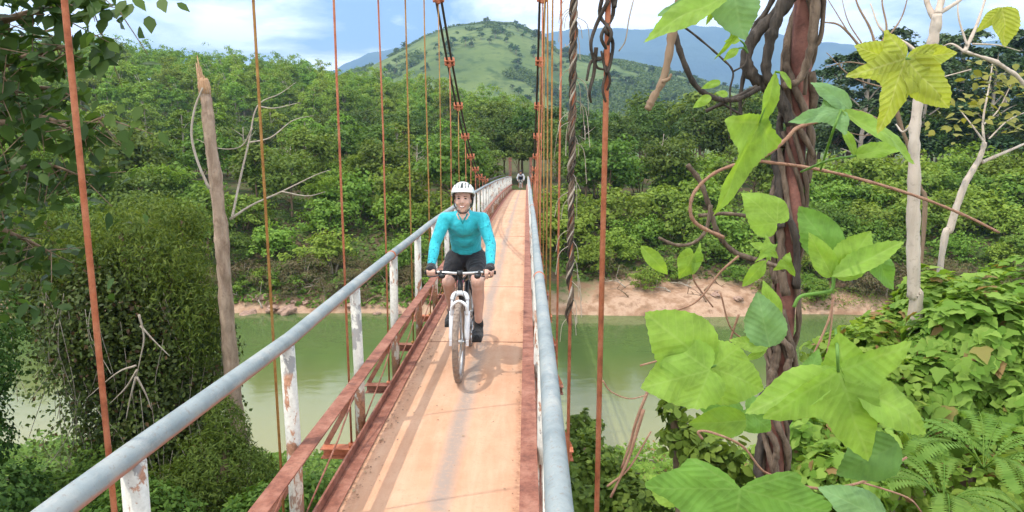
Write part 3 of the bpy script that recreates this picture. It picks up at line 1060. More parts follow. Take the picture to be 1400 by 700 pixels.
# right: bright thicket slope, then darker trees
for y0, s0 in ((36.6, 0.4), (38.4, 0.6), (40.8, 0.75), (43.5, 0.9), (47, 1.0), (51, 1.05)):
    for gx in np.arange(3.0, 44, 3.1):
        x = gx + rs.uniform(-1.2, 1.2); y = y0 + rs.uniform(-1.4, 1.4)
        if y > 44 and x < 4.2: continue
        if rs.uniform() < 0.13:
            place(mid[rs.randint(3)], x, y, rs.uniform(0, 6.28), s0 * 0.8, FB['rmid'], 'bushy trees on the right far bank')
        else:
            place(thick[rs.randint(3)], x, y, rs.uniform(0, 6.28), s0 * rs.uniform(0.9, 1.25), 'bright green creeper covered bush on the far bank right of the bridge', 'creeper covered bushes right of the bridge')
for y0 in (57, 63, 70, 79, 90, 104):
    for gx in np.arange(4.5, 66 + max(0, y0 - 79), 4.6):
        x = gx + rs.uniform(-2, 2); y = y0 + rs.uniform(-2.5, 2.5)
        if x / y > 0.86: continue
        s = rs.uniform(0.55, 0.78) * (0.85 + 0.25 * sstep(4, 14, x)) * (0.8 if y0 == 57 else 1.0)
        if rs.uniform() < 0.3:
            place(mid[rs.randint(3)], x, y, rs.uniform(0, 6.28), s * 1.7, FB['rmid'], 'bushy trees on the right far bank')
        else:
            place(dark[rs.randint(3)], x, y, rs.uniform(0, 6.28), s, FB['rdark'], 'dark trees behind the right far bank')
# trees arching over the path beyond the portal
for (x, y, s) in ((-4.0, 53, .5), (-3.4, 57.5, .58), (2.6, 54.0, .5), (2.6, 58.5, .56), (-0.6, 57, .46), (-2.0, 59, .5), (1.0, 58.5, .5), (-0.4, 61, .62), (-3.0, 66, .7), (2.5, 68, .7)):
    place(dark[rs.randint(3)], x, y, rs.uniform(0, 6.28), s, 'dark green tree closing in on the path behind the far portal', 'dark trees around the far portal')
for (x, y, s) in ((-3.1, 50.0, .62), (3.4, 51.5, .6), (4.4, 49.0, .7), (-5.2, 50.5, .75)):
    place(mid[rs.randint(3)], x, y, rs.uniform(0, 6.28), s, 'small bushy tree beside the far end of the bridge', 'bushy trees beside the far bridge end')
# dry scrub
for k in range(52):
    x = rs.uniform(-36, 36); y = rs.uniform(34.6, 36.8)
    if abs(x + .5) < 1.8: continue
    if 3 < x < 18 and rs.uniform() < .6: y += 1.2
    place(dry[k % 2], x, y, rs.uniform(0, 6.28), rs.uniform(0.55, 1.0))

# low growth hanging over the left far bank, hiding most of the bare earth
for k in range(30):
    x = rs.uniform(-30, -2.6); y = rs.uniform(33.9, 35.4)
    if k % 3: place(dry[k % 2], x, y, rs.uniform(0, 6.28), rs.uniform(.4, .75))
    else: place(thick[k % 3], x, y + .6, rs.uniform(0, 6.28), rs.uniform(.28, .42), 'bright green creeper covered bush on the far bank left of the bridge', 'creeper covered bushes left of the bridge')
for k in range(9):
    x = rs.uniform(11, 24); y = rs.uniform(34.2, 35.6)
    place(thick[k % 3], x, y, rs.uniform(0, 6.28), rs.uniform(.25, .4), 'bright green creeper covered bush on the far bank right of the bridge', 'creeper covered bushes right of the bridge')
# --- feathery spreading trees on the right -------------------------------------------------
def feathery(name, seed, h, w, label, group, lm=None):
    r_ = np.random.RandomState(seed)
    root = empty(name)
    Ps, Ns, tips = [], [], []
    nl = 15
    for i in range(nl):
        f = i / (nl - 1)
        zz_ = h * (0.30 + 0.68 * f)
        ringr = w * (1.0 - 0.72 * f ** 1.6) * r_.uniform(.45, 1.0)
        a = i * 2.4 + r_.uniform(-.4, .4)
        cx_, cy_2 = ringr * math.cos(a), ringr * math.sin(a)
        rx = w * r_.uniform(0.32, 0.5) * (1 - .3 * f)
        n = 620
        q = r_.normal(size=(n, 2)) * 0.48
        rad = np.hypot(q[:, 0], q[:, 1])
        P = np.stack([cx_ + q[:, 0] * rx, cy_2 + q[:, 1] * rx, zz_ - 0.28 * rx * rad ** 2 + r_.normal(size=n) * 0.13 + 0.3 * fbm(q[:, 0] * 2 + seed, q[:, 1] * 2, 2, i)], 1)
        Ns.append(np.stack([q[:, 0] * .3, q[:, 1] * .3, np.ones(n)], 1) + r_.normal(size=(n, 3)) * .35)
        Ps.append(P); tips.append((cx_, cy_2, zz_ - .15))
    link('crown', leaf_cloud(name, np.concatenate(Ps), np.concatenate(Ns), 0.36, T_OVAL, r_, lm or M_FEATH), root)
    t = MB()
    t.tube(spline([(0, 0, -1), (.15, .1, h * .3), (-.1, .1, h * .6), (0, 0, h * .93)], 4), list(np.linspace(.26, .07, 13)), 8)
    for c in tips:
        b = Vector((0, 0, max(h * .22, c[2] - .14 * h)))
        t.tube([b, b.lerp(Vector(c), .5) + Vector((0, 0, .2)), c], [.09, .06, .02], 5, False)
    t.build('trunk', M_BARKP, root)
    tag(root, label, 'tree', group)
    return root
fp = [feathery('feathery_tree', 300 + i, 12.5, 4.2, 'tall dark feathery tree with flat layered canopy behind the right bank', 'feathery trees behind the right bank') for i in range(3)]
for (px, d_, s) in ((1140, 62, .95), (1175, 56, .98), (1215, 66, 1.18), (1255, 58, .98), (1300, 64, 1.15), (1345, 55, .95), (1385, 62, 1.12), (1430, 57, 1.0), (1115, 70, .9), (1280, 74, 1.25), (1360, 75, 1.2)):
    r0 = ray(px, 250); x = r0.x / r0.y * d_
    place(fp[int(px) % 3], x, d_, rs.uniform(0, 6.28), s * 0.93)

# --- small trees scattered over the grassy hill -----------------------------------------
hp = [tree_proto('hill_tree', 330 + i, 5.0, 26, 22, (3.2, 3.2, 2.6), 4.2, 1.2, 1.0, T_DIAM, M_DARKL, M_BARKB, 0.2, 'small dark tree dotted on the open grassy hill far behind', 'tree', 'trees dotted over the grassy hill') for i in range(2)]
cnt = 0
tries = 0
while cnt < 220 and tries < 6000:
    tries += 1
    px = rs.uniform(500, 1080); d_ = rs.uniform(400, 650)
    r0 = ray(px, 150); x = r0.x / r0.y * d_
    if fbm(np.array(x * .012), np.array(d_ * .012), 3, 55) < -0.05 + (0.10 if px > 740 else 0): continue
    o = place(hp[cnt % 2], x, d_, rs.uniform(0, 6.28), rs.uniform(0.35, 1.05))
    cnt += 1
# other kinds mixed into the left bank: taller fine leaved trees and arching bamboo clumps
fl = [feathery('spreading_tree', 320 + i, 12.5, 4.6, 'fresh green spreading tree with fine foliage standing above the bushes on the left far bank', 'spreading trees on the left far bank', M_RUB) for i in range(2)]
for k, (px, d_, s) in enumerate(((255, 56, .50), (300, 62, .55), (420, 58, .46), (470, 66, .5), (545, 60, .42), (150, 60, .55), (375, 74, .55), (610, 70, .45), (90, 66, .6), (205, 76, .58))):
    r0 = ray(px, 250); place(fl[k % 2], r0.x / r0.y * d_, d_, rs.uniform(0, 6.28), s)
def bamboo(name, seed):
    r_ = np.random.RandomState(seed)
    root = empty(name); P, Nn = [], []; t = MB()
    for k in range(16):
        a = r_.uniform(0, 6.28); d = Vector((math.cos(a), math.sin(a), 0)); L = r_.uniform(3.4, 5.6); o_ = r_.uniform(.6, 2.2)
        cp = spline([d * .25, d * (.3 + .15 * o_) + Vector((0, 0, L * .5)), d * (.3 + .5 * o_) + Vector((0, 0, L * .86)), d * (.3 + o_) + Vector((0, 0, L * .88))], 8)
        t.tube(cp, list(np.linspace(.04, .008, len(cp))), 5, False)
        for i in range(7, len(cp)):
            for u in range(16):
                q = cp[i] + Vector((r_.normal() * .28, r_.normal() * .28, r_.normal() * .2 - .1)); P.append(tuple(q)); Nn.append((r_.normal() * .5, r_.normal() * .5, .8))
    link('leaves', leaf_cloud(name, np.array(P), np.array(Nn), .42, T_NARROW, r_, M_BRIGHT, 1.0), root)
    t.build('stems', M_FERN, root)
    tag(root, 'yellow green bamboo clump with arching stems on the left far bank', 'bamboo', 'bamboo clumps on the left far bank')
    return root
bam = [bamboo('bamboo_clump', 350 + i) for i in range(2)]
for k, (px, d_, s) in enumerate(((130, 44, .8), (185, 47, .85), (225, 43, .7), (90, 48, .9), (355, 46, .7), (440, 43, .62), (40, 45, .9), (500, 49, .65))):
    r0 = ray(px, 300); place(bam[k % 2], r0.x / r0.y * d_, d_, rs.uniform(0, 6.28), s)
def dead_tree(name, seed):
    r_ = np.random.RandomState(seed); root = empty(name); t = MB()
    t.tube(spline([(0, 0, -.5), (.1, 0, 2), (0, .1, 4), (.2, 0, 6)], 4), list(np.linspace(.11, .03, 13)), 7)
    t.build('trunk', M_BARKP, root)
    for k in range(7):
        z = r_.uniform(2.2, 5.6); a = r_.uniform(0, 6.28); L = r_.uniform(.8, 1.8)
        t = MB(); t.tube(spline([(.08, 0, z), (.08 + L * .5 * math.cos(a), L * .5 * math.sin(a), z + .4), (L * math.cos(a), L * math.sin(a), z + L * .8)], 4), list(np.linspace(.035, .008, 9)), 5); t.build('branch', M_BARKP, root)
    tag(root, 'thin bare grey tree rising among the far bank bushes', 'dead tree', 'bare trees among the far bank bushes')
    return root
dd = [dead_tree('dead_tree', 370)]
for k, (px, d_, s) in enumerate(((335, 58, .8), (400, 54, .7), (505, 64, .8), (570, 56, .6), (800, 60, .8), (860, 66, .9), (905, 58, .7), (960, 70, .9))):
    r0 = ray(px, 250); place(dd[0], r0.x / r0.y * d_, d_, rs.uniform(0, 6.28), s)
# a kind that was never planted would be left at the origin: remove it
for proto in fl + bam + plant + dark + mid + thick + dry + fp + hp:
    if proto.name not in USED:
        for ch in list(proto.children): bpy.data.objects.remove(ch)
        bpy.data.objects.remove(proto)

# rough scrub in patches over the open hill: nobody could count it
n_ = 90000
px_ = rs.uniform(480, 1090, n_); d_ = rs.uniform(380, 680, n_)
az_ = np.array([az_of_px(p) for p in np.linspace(480, 1090, 200)])
a_ = np.interp(px_, np.linspace(480, 1090, 200), az_)
hx_, hy_ = d_ * np.tan(a_), d_
k_ = (fbm(hx_ * .011, hy_ * .011, 4, 91) + .35 * fbm(hx_ * .06, hy_ * .06, 2, 17)) > -0.06
hx_, hy_ = hx_[k_], hy_[k_]
P_ = np.stack([hx_, hy_, terrain(hx_, hy_) + rs.uniform(.2, 2.2, len(hx_))], 1)
o = link('hill_scrub', leaf_cloud('hill_scrub', P_, np.array([0, -.3, .8]) + rs.normal(size=P_.shape) * .6, 2.2, T_OVAL, rs, M_DARKL, .3))
tag(o, 'patches of rough dark scrub over the grassy hill', 'scrub', None, 'stuff')
# ------------------------------------------------------------------ near left: creeper curtain trees, snag, overhanging branches
def blob_cloud(rs, blobs, n, ls, tmpl, mat, name, up=0.3, shell=0.35, rand=0.45, droop=0.5, hang=0.0):
    """leaves over several overlapping ellipsoids (cx,cy,cz,rx,ry,rz)"""
    w_ = np.array([b[3] * b[5] + b[4] * b[5] for b in blobs]); w_ /= w_.sum()
    Ps, Ns = [], []
    for b, f in zip(blobs, w_):
        k = int(n * f)
        d = rs.normal(size=(k, 3)); d /= np.linalg.norm(d, axis=1, keepdims=True)
        bump = 1 + 0.6 * fbm(d[:, 0] * 2.6 + b[0], d[:, 2] * 2.6 + d[:, 1] * 2 + b[2], 3, 5)
        u = (1 - shell * rs.uniform(0, 1, k) ** 1.6) * bump
        P = d * u[:, None] * np.array(b[3:6]) + np.array(b[:3])
        if hang: P[:, 2] -= hang * rs.uniform(0, 1, k) ** 3
        Ps.append(P); Ns.append(d + np.array([0, 0, up]) + rs.normal(size=(k, 3)) * rand)
    return leaf_cloud(name, np.concatenate(Ps), np.concatenate(Ns), ls, tmpl, rs, mat, droop)

def roughen(o, amp, sc, seed=0):
    me = o.data; n = len(me.vertices)
    co = np.empty(n * 3, np.float32); me.vertices.foreach_get('co', co); co = co.reshape(-1, 3)
    no = np.empty(n * 3, np.float32); me.vertices.foreach_get('normal', no); no = no.reshape(-1, 3)
    d = fbm(co[:, 0] * sc + co[:, 1] * sc * 1.3 + seed, co[:, 2] * sc * .35, 4, 7)
    d2 = fbm(co[:, 0] * sc * 3 - co[:, 1] * sc * 2, co[:, 2] * sc * 1.2, 3, 3)
    co = co + no * (amp * (d + .5 * d2))[:, None]
    me.vertices.foreach_set('co', co.ravel()); me.update()
    return o

def W(px, py, Y): return tuple(at(px, py, Y))

rs = np.random.RandomState(41)
def veiled(name, label, blobs, n, ls, tmpl, mat, barkm=M_BARKB, cat='tree', strands=0, foot=None, **kw):
    root = empty(name)
    cx_ = sum(b[0] for b in blobs) / len(blobs); cy_2 = sum(b[1] for b in blobs) / len(blobs)
    if foot: cx_, cy_2 = foot
    base = Vector((cx_, cy_2, tz(cx_, cy_2)))
    root.location = base
    o = link('foliage', blob_cloud(rs, blobs, n, ls, tmpl, mat, name, **kw), root)
    o.data.transform(Matrix.Translation(-base))
    t = MB()
    for b in blobs:
        c = Vector(b[:3]) - base
        t.tube([(0, 0, -.4), (c.x * .35, c.y * .35, max(.2, c.z * .5)), tuple(c)], [.11, .07, .03], 7, False)
    t.build('trunk', barkm, root)
    if strands:
        t = MB(); SP = []; SN_ = []
        for k in range(strands):
            b = blobs[rs.randint(len(blobs))]
            a = rs.uniform(math.pi, 2 * math.pi)
            p0 = Vector((b[0] + b[3] * .95 * math.cos(a), b[1] + b[4] * .95 * math.sin(a), b[2] + b[5] * rs.uniform(-.1, .5))) - base
            L = rs.uniform(.8, 2.2)
            cp = spline([p0, p0 + Vector((rs.normal() * .12, rs.normal() * .1, -L * .5)), p0 + Vector((rs.normal() * .25, rs.normal() * .15, -L))], 6)
            t.tube(cp, .005, 4, False)
            if k % 3:
                for q in cp[1:]:
                    for u in range(6):
                        SP.append((q.x + rs.normal() * .07, q.y + rs.normal() * .07, q.z + rs.normal() * .05)); SN_.append((rs.normal() * .5, -.6 + rs.normal() * .4, .5))
        t.build('hanging_stems', M_TWIG, root)
        link('hanging_leaves', leaf_cloud('hanging_leaves', np.array(SP), np.array(SN_), ls * .9, tmpl, rs, mat, 1.2), root)
    tag(root, label, cat)
    return root

def bl(px, py, Y, rx, ry, rz):
    p = at(px, py, Y)
    return (p.x, p.y, p.z, rx, ry, rz)

veiled('creeper_draped_tree', 'dark tree smothered in creepers, the large shadowy mass left of the broken trunk',
       [bl(175, 420, 9.5, 1.15, 1.0, 1.1), bl(135, 450, 9.3, .7, .9, 1.0), bl(235, 480, 9.6, 1.0, .9, 1.4), bl(190, 560, 9.3, 1.15, .9, 1.2), bl(60, 375, 9.8, .9, .9, .8), bl(255, 590, 9.4, .8, .8, 1.0)],
       46000, 0.07, T_OVAL, M_SHADE, strands=80, hang=0.9, shell=0.6, rand=0.7)
veiled('yellow_green_bush', 'yellow green feathery bush above the dark creeper mass on the left',
       [bl(165, 320, 9.4, .85, .8, .42), bl(235, 360, 9.3, .6, .7, .5), bl(100, 345, 9.4, .7, .7, .4), bl(275, 430, 9.1, .36, .5, .55), bl(205, 300, 10.5, 1.0, .8, .45), bl(60, 300, 9.8, .5, .5, .3), bl(250, 300, 10.2, .35, .5, .3)],
       17000, 0.095, T_NARROW, M_DROOP, cat='bush', droop=1.2, shell=.7, rand=.8, hang=.6)
veiled('leafy_tree', 'leafy green tree low at the left edge in front of the water',
       [bl(-75, 600, 7.0, .55, .7, .9), bl(-10, 690, 6.6, .5, .6, .42), bl(-80, 480, 7.4, .7, .8, 1.0)],
       16000, 0.065, T_OVAL, M_DARKL, strands=6)
veiled('shrub', 'leafy shrub at the foot of the broken trunk below the left handrail',
       [bl(300, 650, 8.0, .62, .6, .6), bl(250, 690, 7.6, .65, .6, .5), bl(345, 660, 8.2, .4, .5, .45), bl(310, 590, 8.3, .3, .3, .5)],
       15000, 0.07, T_NARROW, M_MIDL, cat='bush', droop=0.6)
veiled('shrub', 'low green shrub under the left handrail beside the nearest white posts',
       [bl(400, 690, 7.4, .5, .5, .38), bl(440, 700, 7.8, .35, .4, .3), bl(180, 720, 6.8, .8, .6, .5), bl(360, 715, 7.0, .5, .5, .4)],
       11000, 0.065, T_OVAL, M_MIDL, cat='bush')
veiled('shrub', 'small olive shrub beside the patch of green water at the lower left',
       [bl(75, 700, 7.6, .7, .6, .45), bl(135, 655, 8.4, .40, .5, .42)],
       9000, 0.065, T_OVAL, M_MIDL, cat='bush')

# broken trunk
SN = empty('broken_trunk', at(330, 650, 9.0))
tag(SN, 'tall broken tree trunk with splintered top and bare side branches', 'dead tree')
b0 = Vector(SN.location)
sn = MB()
pts = [Vector((b0.x + .02, 9.0, b0.z - 1.3))] + [at(px, py, 9.0) for px, py in ((332, 640), (318, 520), (310, 420), (303, 320), (293, 230), (284, 150), (278, 112))]
pts = [p - b0 for p in pts]
sp_ = spline(pts, 22)
rr_ = list(np.interp(np.linspace(0, 7, len(sp_)), range(8), [.115, .11, .10, .094, .088, .082, .075, .068]))
rr_ = [r * (1 + .05 * math.sin(i * .31) + .03 * math.sin(i * .83 + 1)) for i, r in enumerate(rr_)]
sn.tube(sp_, rr_, 28)
roughen(sn.build('trunk', M_SNAG, SN), .026, 11)
sp2 = MB()
tp = pts[-1]
dn = (pts[-1] - pts[-2]).normalized()
for k in range(15):
    a_ = 6.28 * k / 15; rr0 = .052
    off = Vector((rr0 * math.cos(a_), rr0 * math.sin(a_), 0))
    h_ = (.03 + .26 * max(0, math.cos(a_ - 2.9)) ** .8) * (.35 + .9 * rs.uniform())
    lo_ = .16 + .30 * max(0, math.cos(a_ - 2.2))
    q0, q1 = tp + off * 1.22 - dn * lo_, tp + off + dn * .02
    sp2.tube([q0, q0.lerp(q1, .5) + off * .10, q1, q1 + dn * h_ * .6 + off * .05, q1 + dn * h_], [.010, .021, .018, .013, .003], 6)
sp2.build('splintered_top', M_WOODRAW, SN)
for chain in ([(317, 300), (326, 255), (340, 195), (352, 145), (383, 128), (405, 112)], [(314, 300), (345, 280), (385, 262), (430, 240), (452, 232)], [(345, 175), (330, 200), (300, 203), (268, 190)],
              [(352, 145), (375, 148), (410, 140)], [(385, 262), (420, 268), (445, 262)], [(340, 195), (370, 188), (400, 165), (428, 158)]):
    t = MB()
    cp = spline([at(px, py, 9.0 + .12 * i) - b0 for i, (px, py) in enumerate(chain)], 5)
    t.tube(cp, list(np.linspace(.020 if chain[0][1] == 300 else .012, .003, len(cp))), 6)
    t.build('branch', M_TWIG, SN)
t = MB()
cp = spline([at(px, py, 8.85) - b0 for px, py in ((286, 258), (270, 220), (262, 185), (266, 150), (277, 120))], 6)
t.tube(cp, list(np.linspace(.02, .012, len(cp))), 7)
t.build('hanging_stem', M_TWIG, SN)

# dead twigs hanging in the dark mass
dt = MB()
dtl = [[(190, 430), (197, 460), (192, 490), (185, 520)], [(192, 445), (210, 465), (232, 487)], [(186, 500), (160, 510), (118, 545)], [(188, 505), (172, 530), (150, 552)], [(187, 515), (200, 540), (207, 560)], [(186, 515), (178, 545), (172, 575)]]
for ch in dtl:
    cp = spline([Vector(at(px, py, 7.9)) for px, py in ch], 5)
    dt.tube(cp, list(np.linspace(.016, .004, len(cp))), 5)
o = dt.build('dead_branch', M_TWIG)
tag(o, 'bare grey forked branch caught in the dark creeper mass', 'branch')

# overhanging tree at the top left: trunk just outside the picture
OT = empty('overhanging_tree', (-5.0, 3.9, tz(-5.0, 3.9)))
tag(OT, 'dark leafy tree reaching in from the left edge, branches hanging over the nearest hanger', 'tree')
ob = Vector(OT.location)
t = MB()
t.tube([(0, 0, -.5), (.05, .1, 2.5), (.2, .1, 5.0), (.5, 0, 7.4)], [.2, .17, .13, .07], 10)
t.build('trunk', M_BARKB, OT)
brs = [((-4.9, 3.9, 1.2), [(-60, 60), (0, 30), (90, 5), (150, -5)], 3.6), ((-4.9, 3.9, .6), [(-60, 110), (0, 90), (60, 70), (110, 60)], 3.7),
       ((-4.9, 3.9, .2), [(-60, 180), (0, 170), (55, 160), (100, 175), (140, 160)], 3.9), ((-4.9, 3.9, 0), [(-60, 230), (0, 235), (60, 225), (110, 240)], 4.1), ((-4.9, 3.9, -.4), [(-60, 300), (-10, 310), (40, 330), (70, 345)], 4.3),
       ((-4.9, 3.9, 1.6), [(-60, -20), (20, -35), (90, -30)], 3.5), ((-4.9, 3.9, .9), [(-60, 70), (10, 60), (70, 40)], 4.2), ((-4.9, 3.9, .3), [(-60, 140), (0, 130), (60, 120), (95, 130)], 4.3)]
Pl, Nl = [], []
for start, ch, Y in brs:
    t = MB()
    p3 = [Vector(start)] + [at(px, py, Y + rs.uniform(-.1, .1)) for px, py in ch]
    cp = spline([p - ob for p in p3], 6)
    t.tube(cp, list(np.linspace(.035, .005, len(cp))), 6)
    # side twigs with leaves
    for i in range(6, len(cp)):
        for q in range(2):
            p = cp[i] + ob
            e = p + Vector((rs.normal() * .16, rs.normal() * .14, -abs(rs.normal()) * .16 + .03))
            t.tube([p - ob, e - ob], [.004, .002], 4, False)
            for u in range(4):
                s_ = p.lerp(e, rs.uniform(.3, 1.1)) + Vector((rs.normal() * .045, rs.normal() * .045, -.03 + rs.normal() * .03))
                Pl.append(s_ - ob)
                Nl.append((rs.normal() * .55, -.35 + rs.normal() * .5, .7 + rs.normal() * .4))
    t.build('branch', M_BARKB, OT)
# crown filling the space beyond the left edge
for k in range(1000):
    p = Vector((min(-3.15, rs.normal() * .6 - 4.05), 3.9 + rs.normal() * .55, rs.uniform(-1.2, 2.2)))
    Pl.append(p - ob); Nl.append((rs.normal() * .5, rs.normal() * .5 - .2, .7))
link('leaves', leaf_cloud('overhanging_leaves', np.array([tuple(p) for p in Pl]), np.array(Nl), 0.105, T_OVAL, rs, M_OVER, 1.2), OT)
# a spray of larger hanging leaves reaching right
P2, N2 = [], []
for px, py in ((175, 10), (205, 28), (222, 2), (250, 5), (155, 60), (130, 80), (105, 165), (130, 140), (165, 145), (188, 150), (185, 165), (150, 160), (140, 90), (118, 40), (120, 20), (140, 30), (165, 5), (190, 0), (75, 215), (60, 240)):
    p = at(px, py + 4, 3.5); P2.append(tuple(p - ob)); N2.append((rs.normal() * .5, -.8, .5))
link('leaves', leaf_cloud('hanging_leaves', np.array(P2), np.array(N2), 0.105, T_OVAL, rs, M_OVER, 1.5), OT)

# ------------------------------------------------------------------ near right bank: creeper mound, ferns, saplings, bare trees
rs = np.random.RandomState(52)
def mound(name, label, blobs, n, ls, tmpl, mat, **kw):
    root = veiled(name, label, blobs, n, ls, tmpl, mat, cat='bush', **kw)
    return root
mound('creeper_mound', 'big rounded shrub blanketed with bright lobed creeper leaves on the right bank',
      [bl(1330, 500, 5.6, .62, .55, .62), bl(1400, 470, 5.8, .6, .55, .62), bl(1275, 465, 6.2, .42, .5, .48), bl(1400, 580, 5.2, .55, .5, .5), bl(1290, 560, 5.4, .5, .4, .5)],
      6200, 0.115, T_LOBED, M_KUDZU, up=.55, shell=.16, rand=.28, droop=1.6)
mound('creeper_mound', 'smaller creeper covered clump hugging the foot of the pale straight trunk',
      [bl(1265, 415, 6.4, .26, .3, .30), bl(1225, 470, 6.4, .40, .4, .35), bl(1310, 415, 6.6, .36, .35, .26)],
      2400, 0.10, T_LOBED, M_KUDZU, up=.55, shell=.2, rand=.35, droop=1.4)
mound('leafy_bush', 'bright leafy bush between the vine wrapped pole and the creeper mound',
      [bl(1180, 500, 6.2, .50, .5, .40), bl(1130, 560, 5.6, .45, .4, .4), bl(1220, 560, 5.4, .45, .4, .4)],
      4200, 0.08, T_HEART, M_KUDZU, up=.5, shell=.3, rand=.5)
mound('leafy_bush', 'mixed green bush at the bottom right corner below the creeper mound',
      [bl(1200, 660, 4.6, .5, .4, .35), bl(1330, 690, 4.3, .6, .4, .3), bl(1420, 660, 4.5, .4, .4, .35), bl(1110, 650, 5.0, .35, .4, .4)],
      2600, 0.085, T_OVAL, M_KUDZU, up=.5, shell=.35, rand=.5)
mound('bank_shrub', 'leafy green shrub beside the right handrail above the muddy water',
      [bl(800, 640, 7.0, .42, .5, .38), bl(770, 690, 6.0, .35, .4, .35), bl(860, 690, 6.6, .55, .5, .35), bl(800, 590, 8.2, .25, .3, .25)],
      6000, 0.085, T_OVAL, M_MIDL, up=.5, shell=.4, rand=.5)
mound('bank_shrub', 'dark leafed shrub over the water left of the vine wrapped pole',
      [bl(945, 600, 5.5, .26, .3, .20), bl(985, 640, 5.2, .3, .3, .3), bl(920, 560, 5.6, .14, .2, .10)],
      900, 0.105, T_OVAL, M_MIDL, up=.5, shell=.6, rand=.6)

mound('leafy_bush', 'low bright bush behind the dark oval leaf right of the pole foot',
      [bl(1150, 660, 3.9, .30, .3, .25), bl(1100, 610, 4.3, .28, .3, .25), bl(1180, 600, 4.3, .25, .3, .22)],
      2200, 0.075, T_HEART, M_KUDZU, up=.5, shell=.4, rand=.5)
# ferns: feathered fronds, each fern a thing
def fern(label, px, py, Y, nfr, L):
    base = at(px, py, Y)
    root = empty('fern', base)
    tag(root, label, 'fern', None)
    V = []; 
    st = MB()
    P, Nn, T = [], [], []
    verts = []; nq = 0
    for k in range(nfr):
        a = 6.28 * k / nfr + rs.uniform(-.4, .4)
        d = Vector((math.cos(a), math.sin(a), 0))
        l = L * rs.uniform(.7, 1.15)
        cp = spline([Vector((0, 0, 0)), d * l * .35 + Vector((0, 0, l * .32)), d * l * .75 + Vector((0, 0, l * .36)), d * l + Vector((0, 0, l * .2))], 9)
        st.tube(cp, list(np.linspace(.005, .0015, len(cp))), 4, False)
        side = d.cross(Vector((0, 0, 1)))
        n = len(cp)
        for i in range(4, n):
            u = (i - 4) / (n - 5)
            ll = l * .20 * math.sin(math.pi * min(1, .18 + .82 * (1 - u) ** .8)) + .012
            ax = (cp[min(i + 1, n - 1)] - cp[i - 1]).normalized()
            for sgn in (-1, 1):
                w = ax * .010
                o_ = cp[i]
                tip = o_ + side * sgn * ll + ax * ll * .25 - Vector((0, 0, ll * .12))
                m_ = o_.lerp(tip, .5)
                verts += [o_, m_ + w * 1.25, tip, m_ - w * 1.25]
    link('fronds', np_mesh('fronds', np.array([tuple(v) for v in verts]), np.arange(len(verts)), 4, M_FERN), root)
    st.build('stalks', M_FERN, root)
    return root
for i, (px, py, Y, nfr, L, lb) in enumerate(((1345, 640, 4.1, 9, .62, 'feathery fern with long bright fronds low in front of the creeper mound'), (1250, 610, 4.6, 8, .42, 'small feathery fern below the big lobed leaf'), (1290, 690, 3.7, 8, .42, 'feathery fern cut by the lower edge right of the dark oval leaf'))):
    fern(lb, px, py, Y, nfr, L)

# pale straight tree on the right bank
def wood_tree(name, label, chains, m, Y, cat='tree', leaves=None, foot_z=None):
    f = chains[0][0][0]
    base = at(f[0], f[1], Y)
    zb = tz(base.x, base.y)
    root = empty(name, (base.x, base.y, zb))
    b = Vector(root.location)
    tag(root, label, cat)
    for ci, (ch, r0, r1) in enumerate(chains):
        t = MB()
        p3 = [at(px, py, Y + (.10 * i if ci else 0)) - b for i, (px, py) in enumerate(ch)]
        if ci == 0: p3 = [Vector((0, 0, -.2))] + p3
        cp = spline(p3, 12)
        rad_ = [r * (1 + .05 * math.sin(i * .9 + ci)) for i, r in enumerate(np.linspace(r0, r1, len(cp)))]
        t.tube(cp, rad_, 14 if ci == 0 else 6)
        w_ = t.build('trunk' if ci == 0 else 'branch', m, root)
        if ci == 0: roughen(w_, .016, 14)
    if leaves:
        P, Nn = [], []
        for (px, py, sx_, n) in leaves[0]:
            for k in range(n):
                P.append(tuple(at(px + rs.normal() * sx_, py + rs.normal() * sx_ * .6, Y + rs.normal() * .4) - b)); Nn.append((rs.normal() * .5, rs.normal() * .5 - .3, .8))
        link('leaves', leaf_cloud(name + '_leaves', np.array(P), np.array(Nn), leaves[1], T_OVAL, rs, leaves[2], 1.0), root)
    return root
wood_tree('pale_tree', 'slim pale barked tree with straight mottled trunk forking at the top',
          [([(1250, 440), (1249, 400), (1249, 300), (1250, 215), (1252, 165), (1262, 110), (1275, 62), (1282, 20)], .062, .036),
           ([(1282, 20), (1290, -10), (1300, -40)], .034, .02), ([(1280, 30), (1268, 5), (1260, -30)], .03, .016), ([(1284, 18), (1310, 2), (1345, -25)], .022, .010), ([(1256, 158), (1236, 180), (1225, 170)], .012, .006),
           ([(1268, 85), (1240, 60), (1205, 40), (1190, 5)], .016, .006)], M_BARKP, 6.0)
wood_tree('thin_tree', 'thin pale tree leaning right with sparse yellow green leaves',
          [([(1285, 370), (1300, 310), (1318, 255), (1340, 215), (1346, 195)], .042, .026),
           ([(1342, 222), (1370, 210), (1400, 197), (1440, 180)], .022, .010), ([(1346, 200), (1344, 165), (1352, 120), (1358, 80)], .016, .006), ([(1346, 195), (1328, 170), (1312, 150)], .012, .005), ([(1345, 170), (1365, 150), (1385, 110)], .010, .004), ([(1352, 190), (1378, 165), (1410, 150)], .009, .004)], M_BARKP, 7.5,
          leaves=([(1330, 140, 18, 26), (1365, 120, 22, 34), (1385, 165, 16, 20), (1310, 178, 14, 16), (1345, 100, 16, 18), (1390, 110, 16, 22), (1260, 175, 10, 8)], .10, M_YELL))
